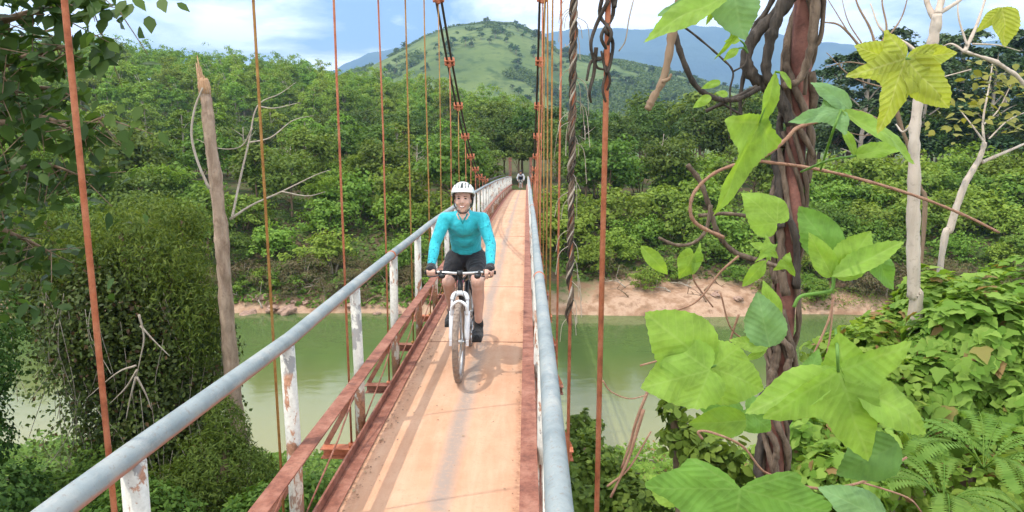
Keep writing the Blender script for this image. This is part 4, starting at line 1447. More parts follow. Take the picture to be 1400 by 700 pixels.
wood_tree('bare_tree', 'bare branching brown tree behind the crisp backlit leaf',
          [([(1262, 330), (1256, 250), (1228, 160), (1200, 70)], .030, .020),
           ([(1205, 110), (1180, 70), (1150, 36), (1125, 30)], .022, .008), ([(1200, 75), (1190, 40), (1172, 5), (1165, -30)], .018, .008), ([(1200, 70), (1212, 40), (1206, 0), (1215, -30)], .016, .007), ([(1190, 90), (1160, 85), (1128, 92)], .010, .004), ([(1208, 120), (1165, 105), (1130, 72)], .010, .004), ([(1180, 62), (1160, 30), (1150, -5)], .009, .004), ([(1206, 60), (1232, 25), (1245, -20)], .012, .005), ([(1162, 48), (1140, 12), (1120, -20)], .008, .003), ([(1215, 170), (1170, 150), (1130, 160)], .009, .003), ([(1214, 180), (1180, 185), (1140, 175)], .007, .003)], M_BARKB, 8.0)
wood_tree('bare_tree', 'bare sapling with thin pinkish stems at the top right corner',
          [([(1500, 420), (1470, 250), (1410, 130), (1370, 90), (1318, 70)], .03, .014), ([(1318, 72), (1335, 35), (1350, -10)], .022, .01), ([(1318, 70), (1300, 60), (1282, 68)], .014, .006), ([(1330, 60), (1365, 62), (1395, 70)], .010, .004), ([(1322, 62), (1310, 20), (1312, -20)], .012, .005), ([(1328, 95), (1290, 105), (1270, 110)], .008, .003)], M_BARKP, 7.0)

# ground cover over both near banks
def ground_cover(name, label, xr, yr, n, ls, tmpl, mat):
    x = rs.uniform(*xr, n); y = rs.uniform(*yr, n) 
    keep = (np.abs(x + .5) > .2)
    x = x[keep]; y = y[keep]
    z = terrain(x, y)
    k = z > WATER + .15
    x, y, z = x[k], y[k], z[k]
    lump = np.maximum(0, fbm(x * .7, y * .7, 3, 61)) * .9
    z = z + lump * rs.uniform(.3, 1, len(x)) + rs.uniform(0, .18, len(x))
    P = np.stack([x, y, z], 1); Nn = np.stack([rs.normal(size=len(x)) * .5, rs.normal(size=len(x)) * .5 - .25, np.ones(len(x))], 1)
    o = link(name, leaf_cloud(name, P, Nn, ls, tmpl, rs, mat, .5))
    tag(o, label, 'undergrowth', None, 'stuff')
ground_cover('undergrowth', 'mixed leafy undergrowth covering the near bank right of the bridge', (0.4, 12), (1.5, 17), 34000, .11, T_OVAL, M_KUDZU)
ground_cover('undergrowth', 'mixed leafy undergrowth covering the near bank left of the bridge', (-16, -1.0), (1.5, 17), 30000, .12, T_OVAL, M_MIDL)
ground_cover('weeds', 'low weeds and creepers on the far bank above the sand', (-50, 50), (36.0, 48), 26000, .26, T_OVAL, M_MIDL)
ground_cover('weeds', 'straggling weeds hanging over the bare earth of the left far bank', (-45, -2), (33.5, 36.4), 8500, .24, T_OVAL, M_MIDL)
ground_cover('grass_strip', 'thin green grass along the far waterline', (14, 40), (33.4, 35.2), 5000, .2, T_NARROW, M_BRIGHT)

# rocks along the far waterline, left of the bridge and a few on the right
M_ROCK = simple('bank_rock', (.30, .19, .14), .9, 0, .35, 3.0, .5)
def rock_mesh(seed):
    r_ = np.random.RandomState(seed)
    bm = bmesh.new(); bmesh.ops.create_icosphere(bm, subdivisions=3, radius=1)
    for v in bm.verts:
        c = v.co
        n_ = fbm(np.array(c.x * 1.3 + seed), np.array(c.y * 1.3 + c.z * 1.7), 3, seed)
        v.co = c * (1 + .45 * float(n_)); v.co.z *= .6; v.co.x *= 1.25
    me = bpy.data.meshes.new('boulder'); bm.to_mesh(me); bm.free()
    me.materials.append(M_ROCK)
    return me
rms = [rock_mesh(s_) for s_ in (3, 8, 15)]
for k in range(24):
    left = k < 18
    x = rs.uniform(-24, -2.5) if left else rs.uniform(2.5, 15)
    y = rs.uniform(33.0, 35.2)
    o = link('boulder', rms[k % 3]); s_ = rs.uniform(.10, .34) * (1 if rs.uniform() < .8 else 1.5)
    o.location = (x, y, tz(x, y) + s_ * .1); o.scale = (s_, s_, s_); o.rotation_euler = (rs.uniform(-.3, .3), rs.uniform(-.3, .3), rs.uniform(0, 6.28))
    if left: tag(o, 'pinkish brown rock at the far waterline left of the bridge', 'rock', 'rocks along the left far waterline')
    else: tag(o, 'pinkish brown rock on the far sand bank right of the bridge', 'rock', 'rocks on the right sand bank')

# bare roots and driftwood lying along the far waterline
for k in range(26):
    left = k < 17
    x = rs.uniform(-22, -2.5) if left else rs.uniform(3, 14)
    y = rs.uniform(33.4, 35.6)
    t = MB(); a = rs.uniform(0, 3.14); L = rs.uniform(.6, 2.2)
    d_ = Vector((math.cos(a), .3 * math.sin(a), 0))
    cp = spline([Vector((0, 0, 0)), d_ * L * .4 + Vector((0, 0, .15 + rs.uniform(0, .3))), d_ * L * .8 + Vector((rs.normal() * .2, 0, rs.uniform(.05, .5)))], 5)
    t.tube(cp, list(np.linspace(.05, .012, len(cp))), 5)
    for q in range(4):
        i = rs.randint(2, len(cp)); e_ = cp[i] + Vector((rs.normal() * .35, rs.normal() * .2, abs(rs.normal()) * .35))
        t.tube([cp[i], cp[i].lerp(e_, .5) + Vector((0, 0, .06)), e_], [.02, .014, .005], 4)
    o = t.build('driftwood', M_TWIG if k % 2 else M_BARKB)
    o.location = (x, y, tz(x, y) + .03)
    if left: tag(o, 'bare dry driftwood branch on the far bank left of the bridge', 'driftwood', 'driftwood on the left far bank')
    else: tag(o, 'bare dry driftwood branch on the sand right of the bridge', 'driftwood', 'driftwood on the right sand bank')
# ------------------------------------------------------------------ rusty pole and climbing vine, near right
rs = np.random.RandomState(77)
def leafmat_near(name, col, colv, trans, vstr=0.34, bstr=0.13):
    m, nt = new_mat(name)
    uv = nt.nodes.new('ShaderNodeUVMap')
    sx = nt.nodes.new('ShaderNodeSeparateXYZ'); nt.links.new(uv.outputs[0], sx.inputs[0])
    u = math_n(nt, 'ABSOLUTE', sx.outputs[0])
    mid = math_n(nt, 'SUBTRACT', 1.0, ramp_fac(nt, u, 0.006, 0.022))
    wv = noise(nt, 9, 3, .5, obj_vec(nt))
    s = math_n(nt, 'ADD', math_n(nt, 'SUBTRACT', sx.outputs[1], math_n(nt, 'MULTIPLY', u, 0.85)), math_n(nt, 'MULTIPLY', wv, 0.22))
    saw = math_n(nt, 'ABSOLUTE', math_n(nt, 'SUBTRACT', math_n(nt, 'FRACT', math_n(nt, 'MULTIPLY', s, 8.5)), 0.5))
    side = math_n(nt, 'SUBTRACT', 1.0, ramp_fac(nt, saw, 0.02, 0.11))
    vein = math_n(nt, 'MAXIMUM', mid, math_n(nt, 'MULTIPLY', side, 0.55))
    v = obj_vec(nt)
    f = noise(nt, 22, 5, 0.6, v)
    f2 = noise(nt, 120, 3, 0.6, v)
    base = ramp(nt, f, [(0.3, tuple(c * .68 for c in col)), (0.5, col), (0.7, tuple(c * 1.22 for c in col))])
    base = mix(nt, math_n(nt, 'MULTIPLY', ramp_fac(nt, f2, .5, .75), .18), base, tuple(c * .6 for c in col))
    hole = ramp_fac(nt, noise(nt, 34, 4, .7, v), 0.70, 0.725)
    base = mix(nt, math_n(nt, 'MULTIPLY', hole, .8), base, (0.22, 0.15, 0.06))
    c = mix(nt, math_n(nt, 'MULTIPLY', vein, vstr), base, colv)
    ht = math_n(nt, 'ADD', math_n(nt, 'MULTIPLY', math_n(nt, 'COSINE', math_n(nt, 'MULTIPLY', s, 53.4)), -0.45), math_n(nt, 'MULTIPLY', f, 0.9))
    p = principled(nt, c, 0.5, 0, ht, bstr, 0.006, spec=0.2)
    t = nt.nodes.new('ShaderNodeBsdfTranslucent')
    tc_ = mix(nt, 1.0, c, (1.35, 1.25, 0.45), 'MULTIPLY')
    nt.links.new(tc_, t.inputs['Color'])
    ms = nt.nodes.new('ShaderNodeMixShader'); ms.inputs[0].default_value = trans
    nt.links.new(p.outputs[0], ms.inputs[1]); nt.links.new(t.outputs[0], ms.inputs[2])
    out(nt, ms)
    return m
ML = {'b': leafmat_near('young_leaf', (0.26, 0.42, 0.07), (0.36, 0.50, 0.14), 0.48),
      'y': leafmat_near('yellowish_leaf', (0.42, 0.48, 0.08), (0.56, 0.58, 0.24), 0.5, 0.5, 0.3),
      'g': leafmat_near('mature_leaf', (0.16, 0.32, 0.065), (0.25, 0.40, 0.12), 0.42),
      'd': leafmat_near('dark_leaf', (0.11, 0.22, 0.055), (0.16, 0.27, 0.09), 0.3, .2),
      'c': leafmat_near('bluish_leaf', (0.19, 0.34, 0.14), (0.27, 0.42, 0.20), 0.42)}

def outline(kind):
    """closed outline (u across, v along), lobes = list of axes from the petiole"""
    if kind == 'ovate':
        k = [(0, 0), (.16, .03), (.30, .16), (.37, .34), (.345, .52), (.25, .72), (.12, .88), (0, 1)]
        cen = (0, .38); lob = [(0, 1)]
    elif kind == 'narrow':
        k = [(0, 0), (.08, .08), (.17, .28), (.19, .45), (.15, .66), (.07, .87), (0, 1)]
        cen = (0, .42); lob = [(0, 1)]
    elif kind == 'heart':
        k = [(0, 0), (.10, -.10), (.27, -.14), (.43, -.02), (.50, .18), (.46, .40), (.32, .64), (.14, .86), (0, 1)]
        cen = (0, .3); lob = [(0, 1), (.45, .35), (-.45, .35)]
    elif kind == 'palm':       # three big lobes and two lower ones, pointed
        k = [(0, 0), (.10, -.13), (.30, -.24), (.52, -.30), (.44, -.10), (.50, .06), (.70, .22), (.93, .42), (.66, .40), (.42, .40), (.27, .46), (.26, .60), (.15, .84), (0, 1.08)]
        cen = (0, .16); lob = [(0, 1), (.9, .42), (-.9, .42), (.5, -.3), (-.5, -.3)]
    elif kind == 'tri':        # three lobed with long side lobes
        k = [(0, 0), (.08, -.07), (.22, -.06), (.48, -.02), (.86, .10), (.62, .24), (.38, .33), (.30, .44), (.27, .58), (.14, .83), (0, 1.05)]
        cen = (0, .22); lob = [(0, 1), (.85, .12), (-.85, .12)]
    elif kind == 'poly':       # broad shallow-lobed
        k = [(0, 0), (.12, -.16), (.32, -.30), (.55, -.34), (.66, -.16), (.88, .02), (.98, .22), (.74, .34), (.58, .50), (.40, .70), (.16, .86), (0, 1.0)]
        cen = (0, .16); lob = [(0, 1), (.95, .22), (-.95, .22), (.55, -.34), (-.55, -.34)]
    return k, cen, lob

def leaf_mesh(kind, L, wf, mat, fold=0.12, curl=0.15, wav=0.02, seed=0):
    k, cen, lob = outline(kind)
    rn = random.Random(seed)
    half = [Vector((p[0], p[1], 0)) for p in k]
    # densify and serrate
    pts = spline(half, 6)
    for p in pts: p.x = max(p.x, 0.0)
    pts[-1] = half[-1].copy()
    for i in range(1, len(pts) - 1):
        d = (pts[i + 1] - pts[i - 1]).normalized()
        nrm = Vector((d.y, -d.x, 0))
        pts[i] = pts[i] + nrm * (0.007 if i % 3 == 1 else -0.003)
    right = pts
    left = [Vector((-p.x * rn.uniform(.96, 1.04), p.y, 0)) for p in pts[1:-1]][::-1]
    ring = right + left
    n = len(ring)
    c = Vector((cen[0], cen[1], 0))
    NR = 7
    V2 = [c.copy()]
    for r in range(1, NR + 1):
        for p in ring: V2.append(c.lerp(p, r / NR))
    lobs = [Vector((a, b, 0)) for a, b in lob]
    o = Vector((0, 0, 0))
    def coords(p):
        best = None
        for i, a in enumerate(lobs):
            L_ = a.length; an = a / L_
            al = p.dot(an); pr = an.x * p.y - an.y * p.x
            ang = math.atan2(abs(pr), al)
            if best is None or ang < best[0]: best = (ang, pr, al / max(L_, .6), i)
        return best
    ph = rn.uniform(0, 6)
    V = []
    for p in V2:
        b = coords(p)
        z = fold * abs(b[1]) * (1.0 if b[2] > 0 else .4)
        rr_ = p.length
        z -= curl * rr_ * rr_
        z += wav * math.sin(p.x * 9 + ph) * math.cos(p.y * 8 + ph * 1.7) * min(1, rr_ * 2)
        V.append((p.x * wf * L, p.y * L, z * L))
    F = []
    for i in range(n): F.append((0, 1 + i, 1 + (i + 1) % n))
    for r in range(NR - 1):
        for i in range(n):
            a = 1 + r * n + i; b = 1 + r * n + (i + 1) % n
            F.append((a, a + n, b + n, b))
    me = bpy.data.meshes.new('leaf')
    me.from_pydata(V, [], F)
    uvl = me.uv_layers.new(name='UVMap')
    for poly in me.polygons:
        cc = Vector((0, 0, 0))
        for vi in poly.vertices: cc += V2[vi]
        cc /= len(poly.vertices)
        bi = coords(cc)[3]
        a = lobs[bi]; L_ = a.length; an = a / L_
        for li in poly.loop_indices:
            p = V2[me.loops[li].vertex_index]
            uvl.data[li].uv = (an.x * p.y - an.y * p.x, p.dot(an))
    me.polygons.foreach_set('use_smooth', [True] * len(me.polygons))
    me.materials.append(mat)
    me.update()
    return me

PY = 2.35
p0 = at(1080, 300, PY)
PX = p0.x
PO = empty('rusty_pole', (PX, PY, tz(PX, PY)))
tag(PO, 'upright rusty red steel pole wrapped in woody vines on the right', 'pole')
pz0 = PO.location.z
t = MB()
t.tube([(0, 0, -.4), (0, 0, 1.4), (.004, 0, 2.4), (0, 0, 6.5)], .034, 20)
t.build('shaft', rust_mat('red_brown_pole', (0.17, 0.068, 0.05), (0.27, 0.12, 0.09), (0.075, 0.035, 0.027), 9), PO)
t = MB()
t.tube([(0, 0, -.05), (0, 0, 0.08)], .14, 14)
t.build('footing', simple('grey_concrete', (.35, .33, .30), .9), PO)

CV = empty('climbing_vine', (PX, PY - .06, pz0))
tag(CV, 'climbing vine with twisted dark stems and large bright lobed leaves around the rusty pole', 'vine')
vb = Vector(CV.location)
def stem(pts3, r0, r1, mat, n=8, seg=7, knots=True, name='stem'):
    t = MB()
    cp = spline([Vector(p) - vb for p in pts3], seg)
    rad_ = list(np.linspace(r0, r1, len(cp)))
    if knots: rad_ = [r * (1 + .10 * math.sin(i * 1.7) + .06 * rs.normal()) for i, r in enumerate(rad_)]
    t.tube(cp, rad_, n if r0 < .011 else 14)
    o = t.build(name, mat, CV)
    return roughen(o, .0045, 45, r0 * 900) if r0 >= .011 else o
def helix(z0, z1, rad, turns, ph, r, mat, wob=.012):
    p = []
    nn = max(10, int(abs(turns) * 9))
    zz_ = []
    for i in range(nn + 1):
        u = i / nn
        a = ph + turns * 6.283 * u + .5 * math.sin(u * 7 + ph)
        rr_ = rad + wob * math.sin(u * 11 + ph * 3)
        p.append((PX + rr_ * math.cos(a), PY + rr_ * math.sin(a), z0 + (z1 - z0) * u))
    stem(p, r, r * .85, mat, 8, 4)
def zpx(py): return at(1080, py, PY).z
for (y0, y1, rad, turns, ph, r, mt) in ((720, 520, .060, -.8, 3.3, .020, 'D'), (720, 420, .062, -1.0, 4.6, .019, 'V'), (720, 380, .060, -1.1, 5.7, .016, 'V'), (720, 330, .058, -1.2, 1.5, .017, 'V'), (700, 180, .056, -1.9, 2.6, .013, 'V'), (600, -40, .056, -2.0, .6, .013, 'V'),
                                  (385, 100, .066, -.75, 4.2, .021, 'V'), (400, 120, .068, -.8, 4.9, .019, 'V'), (390, 140, .070, -.7, 5.5, .016, 'D'), (330, -60, .064, -1.2, 5.2, .014, 'V'), (250, -60, .066, -.8, 6.0, .017, 'V'), (200, -60, .068, -.9, 3.8, .015, 'D'), (560, 300, .066, -.9, 5.0, .009, 'V'), (700, 430, .07, -1.4, 4.0, .007, 'V'), (310, 150, .074, -.55, 4.4, .020, 'D'), (520, 400, .076, -.4, 4.6, .021, 'V'), (505, 410, .078, -.4, 5.2, .018, 'V'), (660, 500, .076, -.5, 4.2, .021, 'D'), (640, 520, .078, -.5, 5.0, .017, 'V'), (300, -60, .072, -1.4, 1.8, .015, 'V')):
    helix(zpx(y0), zpx(y1), rad * .78, turns, ph, r * .74, M_VINE if mt == 'V' else M_VINED, .006)
def pp(l, Y=2.25, dY=0.0):
    return [at(px, py, Y + dY * i) for i, (px, py) in enumerate(l)]
# heavy loops left of the pole at the top
stem(pp([(1100, -40), (1075, 5), (1035, 45), (1020, 80), (1030, 105), (1050, 122), (1075, 150)], 2.3), .021, .019, M_VINED)
stem(pp([(1085, -40), (1064, 20), (1052, 60), (1048, 100), (1066, 130), (1082, 170)], 2.27), .018, .017, M_VINED)
stem(pp([(1075, -40), (1048, 15), (1030, 40), (1018, 95), (1012, 140), (1015, 175)], 2.33), .010, .006, M_VINED)
stem(pp([(1118, -40), (1112, 40), (1105, 80), (1092, 110), (1070, 118)], 2.25), .014, .012, M_VINE)
stem(pp([(1128, -20), (1122, 50), (1106, 75), (1100, 130)], 2.27), .008, .007, M_VINE)
# dark side loop to the left
stem(pp([(912, 10), (922, 45), (935, 85), (952, 118), (980, 135), (1010, 135), (1040, 120)], 2.1), .010, .007, M_VINED)
stem(pp([(925, 30), (950, 48), (985, 78), (1002, 98), (998, 125), (1000, 170)], 2.12), .0035, .003, M_VINED, 6)
stem(pp([(965, 152), (995, 138), (1035, 118)], 2.15), .006, .006, M_VINED, 6)
stem(pp([(1002, 98), (1018, 88), (1022, 70)], 2.12), .003, .002, M_VINED, 6)
stem(pp([(985, 140), (1010, 155), (1045, 175)], 2.15), .004, .003, M_VINED, 6)
# hanging dead stem
stem(pp([(938, -30), (925, 12), (917, 60), (908, 105), (893, 135), (885, 150)], 2.0), .013, .0095, M_BARKB)
stem(pp([(905, 112), (914, 108), (918, 101)], 1.99), .006, .004, M_BARKB, 6)
# lower loops
stem(pp([(940, 225), (958, 250), (972, 290), (982, 320), (1005, 345), (1050, 360), (1072, 368)], 2.0), .0075, .008, M_VINE)
stem(pp([(900, 325), (925, 335), (948, 332), (965, 315), (972, 280)], 1.95), .0045, .006, M_VINE)
stem(pp([(955, 295), (990, 292), (1020, 295), (1055, 300)], 2.1), .006, .006, M_VINE, 6)
# long reddish runner arching across
M_RUN = bark_mat('reddish_runner', (.26, .13, .085), (.40, .24, .16), 40)
stem(pp([(1366, 318), (1320, 295), (1258, 270), (1180, 246), (1110, 230), (1060, 223), (1025, 221), (980, 235), (950, 262), (944, 290), (955, 308), (990, 325)], 1.75), .0034, .0052, M_RUN, 8, 8)
stem(pp([(1025, 221), (1050, 210), (1075, 190), (1090, 175), (1120, 165)], 1.75), .006, .005, M_RUN)
# thin hanging runners
for l, r, Y in (([(950, 350), (948, 380), (960, 400), (975, 420)], .003, 1.8), ([(1010, 350), (985, 372), (955, 410), (925, 425)], .0035, 1.8), ([(880, 560), (868, 600), (858, 630), (835, 680)], .006, 2.0), ([(912, 480), (900, 500), (872, 570), (862, 605), (850, 640)], .006, 2.05),
                 ([(824, 520), (835, 535), (860, 545), (885, 540)], .0022, 1.7), ([(1140, 405), (1132, 440), (1105, 500)], .004, 1.8), ([(1138, 410), (1136, 450), (1128, 500)], .003, 1.8), ([(960, 600), (955, 590), (975, 592), (1015, 610), (1045, 645), (1085, 655)], .0022, .92), ([(1070, 660), (1130, 668), (1190, 655), (1240, 625)], .003, 1.1), ([(1180, 660), (1240, 680), (1260, 700)], .002, 1.2),
                 ([(1010, 430), (1000, 460), (990, 500)], .003, 1.5), ([(985, 400), (1000, 450), (1030, 470)], .0022, 1.5), ([(700 + 175, 500), (905, 490), (915, 470)], .003, 1.9), ([(830, 665), (860, 640), (890, 590)], .004, 2.0)):
    stem(pp(l, Y), r, r * .7, M_RUN, 6, 6, False, 'tendril')

def near_leaf(kind, b, t, wf, Y, m, face=(0, -1, .35), fold=.17, curl=.30, dY=0.0, wav=.045, label=None, pet=None):
    B = at(b[0], b[1], Y); T = at(t[0], t[1], Y + dY)
    ax = T - B; L = ax.length
    y = ax.normalized()
    f = Vector(face)
    f = f - y * f.dot(y)
    z = f.normalized()
    x = y.cross(z)
    me = leaf_mesh(kind, L, wf, ML[m], fold, curl, wav, rs.randint(9999))
    o = link('leaf', me, CV)
    mt = Matrix((x, y, z)).transposed().to_4x4()
    mt.translation = B - vb
    o.matrix_basis = mt
    if label: o['label'] = label
    if pet:
        stem([B, B.lerp(at(pet[0], pet[1], Y + .02), .5) + Vector((0, 0, .006)), at(pet[0], pet[1], pet[2] if len(pet) > 2 else Y + .05)], .0022, .0026, ML['g'], 6, 5, False, 'petiole')
    return o
# top: pale drooping palmate leaf
near_leaf('tri', (995, -28), (1022, 50), 1.55, 1.15, 'c', (0, -1, .5), .05, .12)
near_leaf('narrow', (1000, -10), (878, 48), .9, 1.12, 'b', (.2, -1, .9), .2, .08)
near_leaf('narrow', (979, 3), (969, 34), .9, 1.2, 'b', (0.4, -1, .2), .3)
near_leaf('tri', (1012, 35), (985, 80), 0.0 + .3, 1.2, 'b', (0.4, -1, .2), .3)
near_leaf('narrow', (1012, 55), (992, 54), 1.5, 1.7, 'b', pet=(1022, 72))
near_leaf('narrow', (1010, 66), (990, 80), 1.3, 1.7, 'b', pet=(1022, 72))
near_leaf('ovate', (972, 132), (948, 145), .7, 1.7, 'b'); near_leaf('ovate', (995, 130), (980, 125), .9, 1.7, 'b'); near_leaf('ovate', (985, 112), (960, 118), .6, 1.8, 'b')
# crisp backlit leaf
near_leaf('palm', (1238, 80), (1207, 176), .78, 1.0, 'y', (0.05, -1, -.15), .10, .06, wav=.05, label='crisp yellow green star shaped leaf with corrugated veins', pet=(1262, 98))
near_leaf('narrow', (1236, 82), (1226, 44), 1.3, 1.0, 'y', (0, -1, .1), .1)
near_leaf('ovate', (1236, 82), (1303, 148), .75, 1.005, 'y', (0.05, -1, -.15), .1, .05, wav=.05)
near_leaf('ovate', (1232, 86), (1168, 62), .72, 1.005, 'y', (0.05, -1, -.05), .1, .05, wav=.04)
near_leaf('ovate', (1240, 80), (1310, 72), .62, 1.005, 'y', (0.05, -1, -.05), .1, .05, wav=.04)
# nodding pair left below it
near_leaf('tri', (1152, 152), (1082, 163), .62, 1.2, 'c', (.1, -1, .8), .12, .1)
near_leaf('ovate', (1162, 150), (1120, 106), .65, 1.21, 'c', (.2, -1, .3), .15)
near_leaf('narrow', (1150, 150), (1264, 216), .8, 1.2, 'b', (-.3, -1, 1.2), .2, .08, pet=(1122, 232, 1.7))
near_leaf('narrow', (1060, 98), (1038, 188), .75, 1.3, 'b', (.5, -1, .2), .3, .05, pet=(1078, 112))
near_leaf('narrow', (1066, 98), (1088, 118), 1.1, 1.3, 'b', (.2, -1, .5), .2)
near_leaf('ovate', (1170, 213), (1240, 196), .55, 1.25, 'b', (0, -1, 1.0), .2, .1, pet=(1095, 235, 1.7))
near_leaf('narrow', (1168, 213), (1160, 172), 1.1, 1.25, 'b', (.3, -1, .2), .2)
# textured leaf over the loop
near_leaf('tri', (1038, 168), (982, 292), .42, 1.3, 'b', (.45, -1, .1), .2, .05, wav=.04, pet=(1060, 115))
near_leaf('heart', (1062, 305), (1022, 262), 1.0, 1.5, 'b', (.2, -1, .1), .1)
near_leaf('ovate', (1370, 10), (1378, 64), 1.0, 1.4, 'y', (0, -1, .2), .35, .1); near_leaf('narrow', (1370, 10), (1340, 40), 1.2, 1.4, 'y', (0, -1, .4), .2)
# small leaves on the left
near_leaf('narrow', (876, 336), (918, 378), .95, 1.6, 'b', (-.2, -1, .3), .15)
near_leaf('heart', (948, 347), (932, 384), .85, 1.6, 'b', (.2, -1, .2), .15)
near_leaf('narrow', (946, 376), (963, 333), .8, 1.6, 'b', (.3, -1, .1), .2)
near_leaf('palm', (1052, 342), (1030, 332), .95, 1.4, 'b', (.1, -1, .3), .1); near_leaf('palm', (1052, 342), (1066, 352), 1.0, 1.4, 'b', (.1, -1, .3), .1)
near_leaf('narrow', (1046, 356), (1018, 394), 1.2, 1.4, 'b', (.1, -1, .3), .2); near_leaf('tri', (1070, 355), (1092, 378), .6, 1.4, 'b', (.1, -1, .2), .2)
# big trio
near_leaf('ovate', (972, 502), (886, 428), 1.08, 1.12, 'b', (-.1, -1, .35), .06, .12, pet=(990, 505))
near_leaf('heart', (970, 506), (876, 530), .98, 1.10, 'b', (-.1, -1, .45), .05, .10)
near_leaf('heart', (974, 503), (1050, 532), 1.08, 1.12, 'b', (.1, -1, .5), .05, .12)
near_leaf('ovate', (1020, 575), (942, 580), .75, 1.15, 'b', (0, -1, .25), .25, .05)
near_leaf('ovate', (1016, 568), (952, 548), .85, 1.18, 'g', (0, -1, .7), .1, .1)
near_leaf('ovate', (1052, 474), (1036, 400), .95, 1.4, 'c', (-.25, -1, .1), .2, .05, pet=(1040, 480))
near_leaf('narrow', (1050, 476), (1002, 462), 1.2, 1.4, 'b', (0, -1, .6), .1); near_leaf('narrow', (1048, 478), (1018, 492), .9, 1.4, 'b', (0, -1, .6), .1)
near_leaf('ovate', (1062, 440), (1050, 385), .6, 1.5, 'b', (.1, -1, .1), .15)
# bright cluster right of the pole
near_leaf('ovate', (1142, 352), (1094, 282), .85, 1.5, 'g', (-.1, -1, .1), .1, .05)
near_leaf('ovate', (1140, 378), (1196, 316), .90, 1.35, 'b', (.15, -1, .35), .2, .1)
near_leaf('narrow', (1138, 378), (1238, 328), .85, 1.33, 'b', (.1, -1, .9), .3, .06)
near_leaf('ovate', (1138, 378), (1106, 318), .62, 1.34, 'b', (-.3, -1, .2), .2, .05)
near_leaf('ovate', (1188, 340), (1236, 398), .60, 1.4, 'g', (.2, -1, .1), .1)
stem(pp([(1140, 375), (1138, 395), (1125, 400), (1095, 405), (1085, 420)], 1.4), .004, .004, ML['g'], 6, 5, False, 'petiole')
# the big lobed leaf
near_leaf('tri', (1146, 508), (1193, 630), .98, .88, 'b', (-.05, -1, .55), .05, .10, wav=.03, label='very large pointed lobed leaf, light green, in front of the pole', pet=(1142, 450, 1.2))
near_leaf('narrow', (1150, 505), (1018, 562), 1.0, .89, 'b', (-.15, -1, .9), .12, .10)
near_leaf('narrow', (1165, 520), (1278, 594), 1.15, .89, 'b', (.1, -1, .55), .08, .06)
near_leaf('ovate', (1160, 560), (1150, 455), .95, .90, 'b', (0, -1, .35), .06, .05)
near_leaf('ovate', (1228, 606), (1146, 652), 1.05, 1.0, 'd', (0, -1, .15), .08, .08, label='dark green oval leaf')
near_leaf('poly', (1012, 668), (1000, 755), 1.35, .80, 'g', (-.05, -1, .95), .06, .10, wav=.03, label='broad dark veined leaf cut by the lower edge')
near_leaf('narrow', (925, 692), (892, 654), 1.6, 1.2, 'b', (0, -1, .3), .15)
near_leaf('ovate', (1210, 712), (1134, 670), .8, 1.0, 'c', (0, -1, .5), .12)
near_leaf('heart', (1020, 560), (1062, 592), .9, 1.3, 'g', (0, -1, .4), .1); near_leaf('ovate', (1120, 575), (1150, 530), .8, 1.5, 'g', (0, -1, .2), .1)
near_leaf('ovate', (1100, 520), (1125, 480), .7, 1.6, 'g', (0, -1, .2), .1)

# ------------------------------------------------------------------ vines on the near hanger rods
tv = empty('twisted_vine', (HAN_R, FR[2], zdeck(FR[2]) - .2))
tag(tv, 'thick plait of dead brown vines wound round the second right hanger rod', 'vine')
tb = Vector(tv.location)
ytv = FR[2]
zA, zB = at(785, 445, ytv).z, at(785, -60, ytv).z
for k in range(10):
    p = []
    nn = 60
    for i in range(nn + 1):
        u = i / nn
        a = 6.28 * (k / 10 + (9.0 + .8 * (k % 3)) * u) + .5 * math.sin(u * 17 + k * 2)
        rr_ = .011 + .004 * math.sin(u * 9 + k) + (.005 if k % 4 == 1 else 0) * math.sin(u * 23 + k)
        z = zA + (zB - zA) * (u if k < 4 else .06 + .94 * u)
        p.append(Vector((HAN_R + rr_ * math.cos(a), ytv + rr_ * math.sin(a), z)) - tb)
    t = MB(); t.tube(spline(p, 2), [.0046 * (1 + .25 * math.sin(i * .7 + k)) for i in range(nn * 2 + 1)], 6)
    t.build('stem', (M_VINE, M_TWIG, M_VINED)[k % 3] if k != 1 else M_VINE, tv)
t = MB()
for k in range(34):
    z = rs.uniform(zA, zB)
    s0 = Vector((HAN_R, ytv, z)) - tb
    dx = rs.choice([-1, 1]) * rs.uniform(.02, .06)
    t.tube(spline([s0, s0 + Vector((dx, rs.normal() * .02, -.04)), s0 + Vector((dx * 1.3, rs.normal() * .02, -.12 + rs.normal() * .05))], 4), .0016, 4, False)
t.build('loose_fibres', M_TWIG, tv)

tv2 = empty('tangled_vine', (HAN_R, FR[1], 1.0))
tag(tv2, 'thin dark vine tangle curling round the top of the nearest right hanger rod', 'vine')
tb = Vector(tv2.location)
for l in ([(836, -20), (838, 20), (822, 50), (834, 80), (824, 120), (832, 150)], [(832, 0), (815, 35), (808, 62), (815, 90), (825, 95)], [(826, 40), (838, 60), (830, 100), (822, 70)], [(815, 65), (812, 100), (806, 125), (808, 140)], [(822, 80), (808, 85), (802, 110)], [(840, 10), (845, -15)], [(828, -20), (820, 20), (836, 45), (826, 75), (834, 110), (826, 130)]):
    cp = spline([at(px, py, FR[1] - .014 + .02 * (i % 2)) - tb for i, (px, py) in enumerate(l)], 6)
    t = MB(); t.tube(cp, list(np.linspace(.0055, .003, len(cp))), 6)
    t.build('stem', M_VINED, tv2)
t = MB(); cp = spline([at(px, py, 1.75) - tb for px, py in ((866, 0), (860, 25), (855, 55), (846, 70))], 6); t.tube(cp, .0018, 5); t.build('stem', M_TWIG, tv2)
